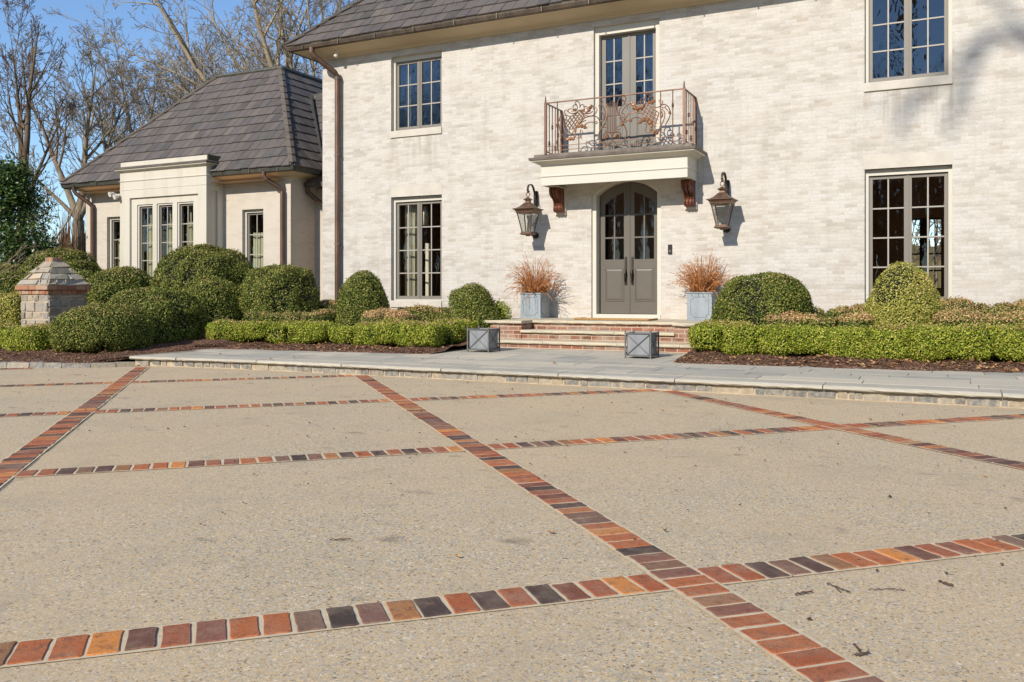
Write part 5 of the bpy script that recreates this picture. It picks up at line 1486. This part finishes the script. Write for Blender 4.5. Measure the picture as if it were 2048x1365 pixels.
def dome(cx, cy, w, top, bot, n=2.4, d=None, mid=.35):
    """one lobe: width w, top and bottom heights"""
    zc = bot+(top-bot)*mid; return (cx, cy, zc, w/2, (d or w)/2, top-zc, zc-bot, n)
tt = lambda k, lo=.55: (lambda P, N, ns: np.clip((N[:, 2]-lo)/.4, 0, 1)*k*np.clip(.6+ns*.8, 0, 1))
G1 = 'clipped topiary bushes by the house'
bush('topiary_bush', 'egg shaped dark topiary bush left of the lower left window', 'bush', [dome(-10.74, 14.7, 1.10, 1.66, .2, 2.05, mid=.32)], M['box_dark'], 0.030, 2.3, 0.043, 11, tt(.15), .012, G1)
bush('topiary_bush', 'rounded topiary bush just left of the entrance steps, beside a small seedling bush', 'bush', [dome(-8.52, 15.25, .98, 1.38, .2, 2.3), dome(-8.25, 15.1, .66, 1.2, .3, 2.3), dome(-8.75, 15.05, .6, 1.05, .2, 2.3)], M['box_dark'], 0.030, 2.2, 0.087, 12, tt(.12), .02, G1)
bush('box_seedling', 'small loose upright bush beside the left lead planter', 'bush', [dome(-8.04, 15.6, .46, 1.16, .3, 1.9), dome(-8.18, 15.5, .3, .95, .3, 2)], M['box_hedge'], 0.030, 1.5, 0.087, 13, None, .035)
bush('topiary_bush', 'wide dome topiary bush right of the right lead planter', 'bush', [dome(-2.73, 15.0, 1.52, 1.55, .25, 2.5, mid=.4)], M['box_dark'], 0.029, 2.3, 0.058, 14, tt(.18), .014, G1)
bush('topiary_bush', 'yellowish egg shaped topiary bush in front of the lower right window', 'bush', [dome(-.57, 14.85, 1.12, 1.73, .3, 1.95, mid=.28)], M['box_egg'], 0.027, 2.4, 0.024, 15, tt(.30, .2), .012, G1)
bush('topiary_bush', 'broad dome topiary bush beside the downpipe at the house corner', 'bush', [dome(-13.20, 15.05, 1.67, 1.83, .2, 2.5, mid=.42)], M['box_dark'], 0.034, 2.2, 0.087, 16, tt(.12), .018, G1)
bush('topiary_bush', 'widest dome topiary bush, under the bay and the narrow wing window', 'bush', [dome(-16.23, 15.85, 2.25, 2.28, .4, 2.6, mid=.45)], M['box_dark'], 0.037, 2.1, 0.102, 17, tt(.12), .02, G1)
bush('topiary_bush', 'dome topiary bush between the widest dome and the low hedge', 'bush', [dome(-14.56, 14.3, 1.5, 1.53, .2, 2.5, mid=.42)], M['box_dark'], 0.034, 2.1, 0.087, 18, tt(.14), .018, G1)
bush('topiary_bush', 'tall rounded front bush touching the lower bush at the kerb', 'bush', [dome(-14.05, 12.40, 1.66, 1.33, .12, 2.5, mid=.45)], M['box_dark'], 0.032, 2.2, 0.087, 19, tt(.15), .018, G1)
bush('topiary_bush', 'low sprawling front bush nearest the granite kerb', 'bush', [dome(-13.76, 10.88, 1.60, .98, .04, 2.3, mid=.38)], M['box_dark'], 0.030, 2.2, 0.087, 20, tt(.18), .018, G1)
bush('topiary_bush', 'flattened dome topiary bush behind the right side of the stone pier', 'bush', [dome(-18.05, 14.85, 1.75, 1.77, .2, 2.5, mid=.45)], M['box_dark'], 0.037, 2.1, 0.087, 21, tt(.15), .018, G1)
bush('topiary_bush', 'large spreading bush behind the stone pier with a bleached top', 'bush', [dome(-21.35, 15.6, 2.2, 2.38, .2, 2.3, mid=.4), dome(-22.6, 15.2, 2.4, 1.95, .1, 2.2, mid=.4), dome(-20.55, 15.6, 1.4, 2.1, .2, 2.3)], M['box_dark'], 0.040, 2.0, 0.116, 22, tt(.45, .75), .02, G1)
def hedge_lobes(p, q, n, w, top, bot, r, sp=1.04, nn=4.6):
    out = []; d = math.hypot(q[0]-p[0], q[1]-p[1]); ux, uy = (q[0]-p[0])/d, (q[1]-p[1])/d
    for i in range(n):
        t = (i+.5)/n; L = d/n
        lx = (abs(ux)*L*sp+abs(uy)*w)/2*r.uniform(1.0, 1.1); ly = (abs(uy)*L*sp+abs(ux)*w)/2*r.uniform(.94, 1.06)
        tp = top+r.uniform(-.02, .02); bt = bot+r.uniform(-.03, .09); zc = bt+(tp-bt)*.58
        out.append((p[0]+(q[0]-p[0])*t+r.uniform(-.02, .02), p[1]+(q[1]-p[1])*t+r.uniform(-.025, .025), zc, lx, ly, tp-zc, zc-bt, nn))
    return out
hr = random.Random(31)
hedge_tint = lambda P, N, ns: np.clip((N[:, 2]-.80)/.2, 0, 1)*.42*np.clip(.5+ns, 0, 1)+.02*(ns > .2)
bush('low_hedge', 'bright green low hedge of merged box plants along the left bed edge', 'hedge', hedge_lobes((-13.05, 13.0), (-10.46, 13.32), 6, .56, .635, .22, hr), M['box_hedge'], 0.029, 2.2, .052, 41, hedge_tint, .018)
bush('box_plant', 'single square box plant standing apart at the end of the left hedge', 'hedge plant', hedge_lobes((-10.40, 13.34), (-9.86, 13.38), 1, .5, .62, .2, hr, .94, 3.0), M['box_hedge'], 0.029, 2.2, .052, 42, hedge_tint, .018)
bush('low_hedge', 'short low hedge turning the corner toward the left end of the steps', 'hedge', hedge_lobes((-9.80, 13.42), (-8.05, 13.42), 4, .56, .645, .2, hr)+hedge_lobes((-8.28, 13.75), (-8.28, 14.80), 2, .5, .655, .3, hr), M['box_hedge'], 0.029, 2.2, .052, 43, hedge_tint, .018)
bush('low_hedge', 'long bright green low hedge along the right bed, returning to the steps', 'hedge', hedge_lobes((-3.66, 13.88), (2.2, 13.98), 11, .62, .715, .22, hr)+hedge_lobes((-3.35, 14.2), (-3.30, 15.5), 2, .62, .725, .3, hr), M['box_hedge'], 0.027, 2.2, .052, 44, hedge_tint, .018)
bush('low_hedge', 'low green hedge of two box plants in front of the stone pier', 'hedge', hedge_lobes((-16.6, 10.35), (-14.60, 10.45), 4, .6, .56, .08, hr), M['box_hedge'], 0.032, 2.1, 0.087, 45, hedge_tint, .02)
bush('box_hedge', 'taller yellowing hedge block beside the left face of the stone pier', 'hedge', hedge_lobes((-19.4, 12.1), (-17.55, 12.2), 3, .9, 1.17, .15, hr), M['box_egg'], 0.037, 2.0, 0.084, 46, tt(.25), .02)
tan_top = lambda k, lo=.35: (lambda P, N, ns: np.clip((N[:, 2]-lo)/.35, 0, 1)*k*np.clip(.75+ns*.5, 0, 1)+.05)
bush('box_hedge', 'back row hedge with a browned top behind the left low hedge', 'hedge', hedge_lobes((-13.2, 14.1), (-11.2, 14.15), 4, .8, .875, .25, hr, 1.1, 3.2), M['box_dark'], 0.030, 2.2, 0.058, 47, tan_top(.55), .014)
bush('box_hedge', 'small back hedge with a tan top at the foot of the corner downpipe', 'hedge', hedge_lobes((-13.3, 15.95), (-12.3, 15.95), 2, .6, .99, .4, hr, 1.1, 3.2), M['box_dark'], 0.030, 2.2, 0.058, 48, tan_top(.6), .014)
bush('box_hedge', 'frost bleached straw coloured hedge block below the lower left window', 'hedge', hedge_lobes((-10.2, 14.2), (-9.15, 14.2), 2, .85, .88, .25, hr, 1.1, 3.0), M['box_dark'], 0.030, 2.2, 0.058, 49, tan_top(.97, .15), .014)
bush('box_hedge', 'dark back hedge directly under the lower left window sill', 'hedge', hedge_lobes((-10.5, 15.65), (-9.1, 15.65), 3, .7, .90, .35, hr, 1.1, 3.4), M['box_dark'], 0.030, 2.2, 0.058, 50, tan_top(.5), .014)
bush('box_hedge', 'back hedge between the wide dome and the yellow egg topiary', 'hedge', hedge_lobes((-2.6, 15.75), (-1.0, 15.75), 4, .7, 1.0, .35, hr, 1.1, 3.4), M['box_dark'], 0.029, 2.2, 0.058, 51, tan_top(.6), .014)
bush('box_hedge', 'middle hedge with a straw coloured top left of the yellow egg topiary', 'hedge', hedge_lobes((-2.5, 14.55), (-1.0, 14.6), 3, .7, .86, .3, hr, 1.1, 3.4), M['box_dark'], 0.029, 2.2, 0.058, 52, tan_top(.85), .014)
bush('box_hedge', 'back hedge against the wall at the far right of the lower right window', 'hedge', hedge_lobes((-.1, 15.75), (2.6, 15.75), 5, .7, 1.07, .35, hr, 1.1, 3.4), M['box_dark'], 0.029, 2.2, 0.072, 53, tan_top(.6), .016)
bush('box_hedge', 'middle hedge with a pinkish browned top right of the yellow egg topiary', 'hedge', hedge_lobes((-.1, 14.6), (2.5, 14.65), 4, .8, .93, .3, hr, 1.1, 3.4), M['box_dark'], 0.029, 2.2, 0.072, 54, tan_top(.7, .1), .016)

# ------------------------------------------------------------------ trees
def cam_pt(px, Z):                    # ground position seen at a column of the photo, Z metres out
    X = (px-1024)/1740*Z; c_, s_ = math.cos(R(26.375)), math.sin(R(26.375))
    return X*c_-Z*s_, X*s_+Z*c_
class Tubes:
    def __init__(s): s.b = {}
    def add(s, pts, rad, sides): s.b.setdefault((len(pts), sides), []).append((pts, rad))
    def mesh(s, name):
        V = []; F = []; nv = 0
        for (k, m), lst in s.b.items():
            P = np.array([p for p, _ in lst], np.float32); Rr = np.array([r for _, r in lst], np.float32)
            T = np.empty_like(P); T[:, 1:-1] = P[:, 2:]-P[:, :-2]; T[:, 0] = P[:, 1]-P[:, 0]; T[:, -1] = P[:, -1]-P[:, -2]
            T /= np.linalg.norm(T, axis=2, keepdims=True)+1e-9
            main = P[:, -1]-P[:, 0]
            ref = np.where((np.abs(main[:, 2]) > .8*np.linalg.norm(main, axis=1))[:, None], [[1., .1, 0]], [[0., .1, 1.]])[:, None, :]
            A = np.cross(T, np.broadcast_to(ref, T.shape)); A /= np.linalg.norm(A, axis=2, keepdims=True)+1e-9; B_ = np.cross(T, A)
            an = np.arange(m)*2*math.pi/m
            Q = P[:, :, None, :]+(A[:, :, None, :]*np.cos(an)[:, None]+B_[:, :, None, :]*np.sin(an)[:, None])*Rr[:, :, None, None]
            n = len(lst); idx = nv+np.arange(n*k*m).reshape(n, k, m)
            nx_ = np.roll(idx, -1, 2)
            F.append(np.stack([idx[:, :-1], nx_[:, :-1], nx_[:, 1:], idx[:, 1:]], -1).reshape(-1, 4)); V.append(Q.reshape(-1, 3)); nv += n*k*m
        return np_mesh(name, np.concatenate(V), [np.concatenate(F)])
def rvec(r): 
    v = Vector((r.gauss(0, 1), r.gauss(0, 1), r.gauss(0, 1))); return v.normalized()
def limb(tb, r, p, d, L, rad, lev, cfg, first=0):
    k = 6 if lev == 0 else (5 if lev < 3 else 4)
    pts = [tuple(p)]; rr_ = [rad]; q = Vector(p); d = d.normalized()
    for i in range(1, k):
        d = (d + rvec(r)*cfg['wob'][min(lev, 4)] + Vector((0, 0, cfg['up'][min(lev, 4)]))).normalized()
        q = q+d*(L/(k-1)); pts.append(tuple(q)); rr_.append(max(rad*(1-.92*i/(k-1)), cfg['rmin']))
    tb.add(pts, rr_, 7 if lev == 0 else (5 if lev < 2 else 3))
    if lev >= cfg['lev']: return
    n = cfg['n'][min(lev, len(cfg['n'])-1)]
    for j in range(n):
        t = cfg.get('t0', .28)+(.98-cfg.get('t0', .28))*(j+r.random()*.8)/n; f = t*(k-1); i = min(int(f), k-2)
        b = Vector(pts[i]).lerp(Vector(pts[i+1]), f-i); dd = (Vector(pts[i+1])-Vector(pts[i])).normalized()
        ax = dd.cross(rvec(r)).normalized(); ang = r.uniform(*cfg['ang'])
        nd = dd*math.cos(ang)+ax*math.sin(ang)
        rb = max((rr_[i]*(1-(f-i))+rr_[i+1]*(f-i))*r.uniform(.5, .75), cfg['rmin'])
        limb(tb, r, b, nd, L*cfg['ratio']*r.uniform(.7, 1.2)*(1.2-.72*t), rb, lev+1, cfg)
CFG = dict(wob=[.10, .16, .20, .24, .28], up=[.05, .06, .05, .04, .03], rmin=.0085, lev=4, n=[8, 6, 4, 3], ang=(.35, .85), ratio=.55)
def bare_tree(name, label, base, stems, seed, mat, cfg=None, group='bare winter trees behind the house', trunk=None):
    """stems = [(direction, length, radius)] rising from the top of the trunk"""
    r = random.Random(seed); cfg = {**CFG, **(cfg or {})}; root = thing(name, label, 'tree', (*base, 0), group)
    tk = Tubes(); tb = Tubes(); b = Vector((*base, -.2))
    if trunk:
        td, tl, tr = trunk; d = Vector(td).normalized(); pts = [tuple(b)]; q = b.copy()
        for i in range(5): d = (d+rvec(r)*.05).normalized(); q = q+d*(tl/5); pts.append(tuple(q))
        tk.add(pts, [tr*1.25]+[tr*(1-.06*i) for i in range(5)], 9); top = q
    else: top = b
    for sd, sl, sr in stems:
        limb(tb, r, top, Vector(sd), sl, sr, 0, cfg)
    if trunk: link_mesh('trunk', tk.mesh('trunk'), mat, root, True)
    link_mesh('crown', tb.mesh('crown'), mat, root)
    return root
cx_, sx_ = math.cos(R(26.375)), math.sin(R(26.375))
def cd(right, up, away=0): return (right*cx_-away*sx_, right*sx_+away*cx_, up)      # direction given as seen from the drive
bare_tree('bare_tree', 'bare tree at the left edge with two upright stems behind the evergreen', cam_pt(36, 30), [(cd(.06, 1), 6.6, .15), (cd(-.16, 1, .1), 6.2, .13), (cd(.35, .9), 4.0, .09)], 101, M['bark_brown'], dict(n=[7, 5, 4, 3]), trunk=(cd(.05, 1), 4.2, .2))
vt = bare_tree('bare_tree', 'bare tree with a vine wrapped trunk at the left end of the wing', cam_pt(146, 33), [(cd(.08, 1), 6.0, .16), (cd(-.36, 1, .1), 6.2, .14), (cd(.42, 1), 5.4, .13), (cd(-.80, .75), 4.2, .09)], 102, M['bark'], trunk=(cd(.03, 1), 4.2, .26))
r = random.Random(9); tv = Tubes(); bx_, by_ = cam_pt(146, 33)
for k in range(240):
    a = r.random()*6.28; q = r.uniform(.22, .75); pts = []
    for i in range(6): 
        t = i/5; pts.append((bx_+q*(1-.3*t)*math.cos(a+t*r.uniform(-.6, .6))+.03*t, by_+q*(1-.3*t)*math.sin(a+t*.4), r.uniform(2.2, 4.6)*t))
    tv.add(pts, [.013]*5+[.004], 3)
link_mesh('vine', tv.mesh('vine'), M['vine'], vt)
bare_tree('bare_tree', 'bare multi stemmed tree rising above the left hip of the wing roof', cam_pt(238, 36), [(cd(-.30, 1), 6.8, .16), (cd(.10, 1, .2), 7.2, .17), (cd(.42, 1), 6.4, .14), (cd(-.65, .9), 5.0, .11)], 103, M['bark_grey'], trunk=(cd(.02, 1), 3.6, .24))
bare_tree('bare_tree', 'bare tree with a tall narrow crown left of the wing roof ridge', cam_pt(312, 38), [(cd(-.12, 1), 7.8, .19), (cd(.28, 1), 6.8, .16), (cd(-.38, 1), 6.6, .14), (cd(.05, 1, .3), 7.8, .15)], 104, M['bark'], trunk=(cd(0, 1), 4.0, .24))
bare_tree('bare_tree', 'bare tree with dense twigs behind the middle of the wing roof slope', cam_pt(382, 40), [(cd(.05, 1), 7.9, .19), (cd(-.32, 1), 7.0, .16), (cd(.38, 1), 7.8, .16), (cd(-.12, 1, .3), 8.4, .15)], 105, M['bark_grey'], trunk=(cd(0, 1), 4.3, .24))
bare_tree('bare_tree', 'bare tree showing only its top twigs over the wing ridge', cam_pt(470, 43), [(cd(-.25, 1), 7.2, .17), (cd(.25, 1), 7.0, .16), (cd(.05, 1), 7.4, .17), (cd(-.5, .9), 6.6, .13)], 106, M['bark'], trunk=(cd(0, 1), 4.6, .25))
bare_tree('bare_tree', 'large pale bare tree with limbs leaning left over the wing roof', cam_pt(668, 31), [(cd(-.92, 1.12), 12.5, .17), (cd(-.50, 1.2), 12.5, .165), (cd(-.28, 1.25, .2), 12.0, .17), (cd(-.72, 1.2, .3), 11.5, .15), (cd(-.15, 1.2, .4), 11.5, .15), (cd(-.95, .66, .1), 7.0, .085), (cd(.05, 1), 10.5, .15), (cd(-.12, 1, -.1), 9.5, .12), (cd(-1.1, .92, .25), 7.0, .08)], 107, M['bark_pale'], dict(n=[11, 7, 5, 4], ratio=.43, wob=[.07, .15, .2, .24, .28], ang=(.45, 1.0), t0=.18), trunk=(cd(-.06, 1), 3.6, .42))
bare_tree('bare_tree', 'grey bare tree behind the house roof corner, farther than the pale leaning one', cam_pt(600, 44), [(cd(-.25, 1), 10.0, .19), (cd(.2, 1), 10.5, .19), (cd(-.5, .9), 8.5, .15), (cd(0, 1, .3), 10, .17)], 108, M['bark_brown'], trunk=(cd(0, 1), 4.5, .3))
bare_tree('bare_sapling', 'thin bare sapling arching left between the evergreen and the wing', cam_pt(128, 29), [(cd(-.35, 1), 5.6, .085), (cd(-.05, 1), 3.2, .05)], 109, M['bark'], dict(lev=3, n=[7, 5, 4], up=[.0, .05, .05, .04, .03], rmin=.010), trunk=(cd(-.12, 1), 1.3, .09))
bare_tree('bare_shrub', 'pale bare branches reaching in from the left in front of the evergreen', cam_pt(-40, 21), [(cd(.8, .36), 1.5, .011), (cd(.8, .12), 1.6, .010), (cd(.5, .62), 1.3, .009)], 110, M['bark_pale'], dict(lev=2, n=[4, 3], rmin=.004, up=[.02, .04, .04, .04, .04], ratio=.45), trunk=(cd(.12, 1), 1.7, .05))

# evergreen holly
hb_ = cam_pt(22, 25.5)
hl = thing('holly_tree', 'glossy dark evergreen tree with an uneven crown at the left edge', 'tree', (*hb_, 0))
rs = np.random.RandomState(77); r = random.Random(77)
tb = Tubes(); tb.add([(hb_[0], hb_[1], -.1), (hb_[0]+.03, hb_[1], 1.5), (hb_[0]-.04, hb_[1]+.05, 3.0), (hb_[0], hb_[1], 4.6)], [.13, .11, .07, .02], 7)
PP = []
for k in range(150):
    h = r.uniform(.25, 4.9); t = (h-.25)/4.65; rad = (1.55*(1-t)**.75+.14)*r.uniform(.75, 1.1); a = r.random()*6.283
    e = Vector((hb_[0]+rad*math.cos(a), hb_[1]+rad*math.sin(a), h+.12*rad)); s0 = Vector((hb_[0], hb_[1], max(.2, h-.25*rad)))
    mid_ = s0.lerp(e, .5)+Vector((0, 0, .08)); tb.add([tuple(s0), tuple(mid_), tuple(e)], [.022, .014, .006], 4)
    n = r.randint(70, 120); s = r.uniform(.14, .28)
    for tt_, m_ in ((1.0, n), (.68, n//2), (.4, n//4)):
        c = np.array(s0.lerp(e, tt_)); PP.append(c+rs.normal(size=(m_, 3))*np.array([s, s, s*.75]))
P = np.concatenate(PP); cnt = len(P)
out_ = P-np.array([hb_[0], hb_[1], 1.8]); out_[:, 2] = out_[:, 2]*.3+.8; out_ /= np.linalg.norm(out_, axis=1, keepdims=True)
m_ = out_*.8+rs.normal(size=(cnt, 3))*.6; m_ /= np.linalg.norm(m_, axis=1, keepdims=True)
a = np.cross(m_, rs.normal(size=(cnt, 3))); a /= np.linalg.norm(a, axis=1, keepdims=True); b = np.cross(m_, a)
l = .105*(.6+.7*rs.rand(cnt))[:, None]; w = l*.5
Q = np.stack([P-a*l/2, P+b*w/2, P+a*l/2, P-b*w/2], 1).reshape(-1, 3)
link_mesh('crown', np_mesh('crown', Q, [np.arange(cnt*4).reshape(-1, 4)], {'tint': np.zeros(cnt*4)}), M['holly'], hl)
link_mesh('trunk', tb.mesh('trunk'), M['bark_brown'], hl)

# the tree behind the drive whose limbs throw soft shade on the upper wall
st = bare_tree('bare_tree', 'tall bare tree standing across the driveway opposite the house', (-.9, -11.0), [], 111, M['bark'], trunk=((0, 0, 1), 17.5, .32)) if False else None
root = thing('bare_tree', 'tall bare tree across the driveway, its limbs shading the upper right wall', 'tree', (-1.8, -20.0, 0))
tk = Tubes(); tk.add([(-1.8, -20, -.2), (-1.75, -20, 6), (-1.8, -20, 12), (-1.95, -20, 18), (-2.2, -20, 24), (-2.3, -20, 29)], [.42, .36, .32, .27, .18, .08], 9)
link_mesh('trunk', tk.mesh('trunk'), M['bark'], root, True)
tb = Tubes(); r = random.Random(5)
for pts, ra in (([(-2.2, -20, 24.2), (-3.2, -20, 26.6), (-4.2, -20.1, 28.4), (-4.9, -20.1, 28.6), (-5.3, -20, 27.6), (-5.5, -20, 26.8)], [.13, .12, .11, .12, .09, .04]),
                ([(-4.2, -20.1, 28.4), (-4.9, -20.2, 29.4), (-5.9, -20.2, 30.0), (-6.6, -20.1, 30.3), (-7.2, -20.1, 30.4), (-7.7, -20.1, 29.5)], [.08, .07, .06, .05, .06, .03]),
                ([(-4.9, -20.1, 28.6), (-5.4, -20.1, 28.2), (-5.8, -20, 27.7), (-6.1, -20, 27.4), (-6.3, -20, 27.0), (-6.2, -20, 26.8)], [.06, .06, .09, .09, .06, .02]),
                ([(-2.25, -20, 25), (-1.6, -20, 27), (-.9, -20, 28.6), (-.4, -20, 30), (.2, -20, 31), (.7, -20, 31.6)], [.12, .1, .08, .07, .05, .03])):
    tb.add(pts, ra, 7)
for p, d, L, rad in (((-5.0, -20, 28.4), (-.2, 0, -1), 1.4, .035), ((-5.8, -20, 27.7), (-.8, 0, -.4), 1.0, .03), ((-2.25, -20, 27), (.1, 0, 1), 5, .09), ((-.9, -20, 28.6), (.6, 0, .6), 3.5, .06)):
    limb(tb, r, Vector(p), Vector(d), L, rad, 2, {**CFG, 'lev': 3, 'rmin': .012, 'n': [4, 4, 4]})
link_mesh('crown', tb.mesh('crown'), M['bark'], root)

# woodland far behind the house and far across the drive (seen mirrored in the windows)
r = random.Random(55); tb = Tubes(); wc = dict(wob=[.06, .14, .2, .24, .28], up=[.05, .05, .04, .03, .03], rmin=.022, lev=3, n=[8, 5, 4], ang=(.4, .9), ratio=.42)
def wood_tree(x, y, h):
    limb(tb, r, Vector((x, y, -.2)), Vector((r.uniform(-.08, .08), r.uniform(-.08, .08), 1)), h, .015*h+.05, 0, wc)
for _ in range(90):
    Z = r.uniform(55, 95); x, y = cam_pt(r.uniform(-150, 700), Z); wood_tree(x, y, r.uniform(4.2, 6.6)*(Z/75))
for _ in range(30):
    Z = r.uniform(45, 70); x, y = cam_pt(r.uniform(1500, 2100), Z); wood_tree(x, y, r.uniform(5, 9))
for _ in range(270):
    x = r.uniform(-80, 25); y = r.uniform(-60, -31) if x < -22 else r.uniform(-66, -41); wood_tree(x, y, r.uniform(16, 24) if x < -22 else r.uniform(14, 21))
for _ in range(420):
    x, y = cam_pt(r.uniform(-60, 215), r.uniform(36, 60)); h = r.uniform(1.6, 4.2); d = Vector((r.uniform(-.4, .4), r.uniform(-.4, .4), 1))
    limb(tb, r, Vector((x, y, -.1)), d, h, .02, 2, {**wc, 'lev': 3, 'rmin': .010, 'n': [5, 5, 5]})
tag(link_mesh('far_woodland', tb.mesh('far_woodland'), M['wood']), kind='stuff')
r = random.Random(56); mb = MB()          # leaf litter bank on the woodland floor
n = 60
for (x0, y0, x1, y1, h) in ((*cam_pt(-300, 62), *cam_pt(2300, 62), 2.3), (-90, -75, 40, -75, 3.5)):
    prev = None
    for i in range(n+1):
        t = i/n; x, y = x0+(x1-x0)*t, y0+(y1-y0)*t; hh = h*(.75+.35*math.sin(t*21)*math.sin(t*8+1))*(5.5 if y0 > 0 and t > .6 else 1.35)
        dy = 14 if y0 > 0 else -14
        cur = ((x, y, -.06), (x, y+dy*.4, hh*.7), (x, y+dy, hh))
        if prev:
            for k in range(2): mb.quad(prev[k], cur[k], cur[k+1], prev[k+1])
        prev = cur
tag(mb.build('hill', M['lawn'], None, True), kind='structure')

# ------------------------------------------------------------------ light, sky, camera
SUN = Vector((-.15, -1, .616)).normalized()
sd = bpy.data.lights.new('sun', 'SUN'); sd.energy = 4.3; sd.angle = R(.53); sd.color = (1.0, .93, .84)
so = bpy.data.objects.new('sun', sd); COL.objects.link(so); so.rotation_euler = (-SUN).to_track_quat('-Z', 'Y').to_euler(); so.location = (-10, -40, 30)
W = bpy.data.worlds.new('World'); SC.world = W; W.use_nodes = True
nt = W.node_tree; nt.nodes.clear()
sky = nt.nodes.new('ShaderNodeTexSky'); sky.sky_type = 'NISHITA'; sky.sun_disc = False
sky.sun_elevation = math.asin(SUN.z); sky.sun_rotation = math.atan2(SUN.x, SUN.y); sky.altitude = 50; sky.air_density = 1.0; sky.dust_density = .0; sky.ozone_density = 5.0
bg = nt.nodes.new('ShaderNodeBackground'); bg.inputs['Strength'].default_value = .15
ow = nt.nodes.new('ShaderNodeOutputWorld')
nt.links.new(sky.outputs[0], bg.inputs[0]); nt.links.new(bg.outputs[0], ow.inputs[0])
cam = bpy.data.cameras.new('camera'); co = bpy.data.objects.new('camera', cam); COL.objects.link(co)
cam.sensor_fit = 'HORIZONTAL'; cam.sensor_width = 36; cam.lens = 1740/2048*36; cam.shift_y = -(682.5-588)/2048; cam.clip_end = 1000; cam.clip_start = .05
co.location = (0, 0, 1.2); co.rotation_euler = (R(90), 0, R(26.375)); SC.camera = co
SC.view_settings.view_transform = 'Standard'; SC.view_settings.look = 'None'; SC.view_settings.exposure = 0.25; SC.view_settings.gamma = 1
SC.render.engine = 'CYCLES'; SC.cycles.max_bounces = 8; SC.cycles.transparent_max_bounces = 16; SC.cycles.use_denoising = True
SC.render.resolution_x = 1024; SC.render.resolution_y = 682
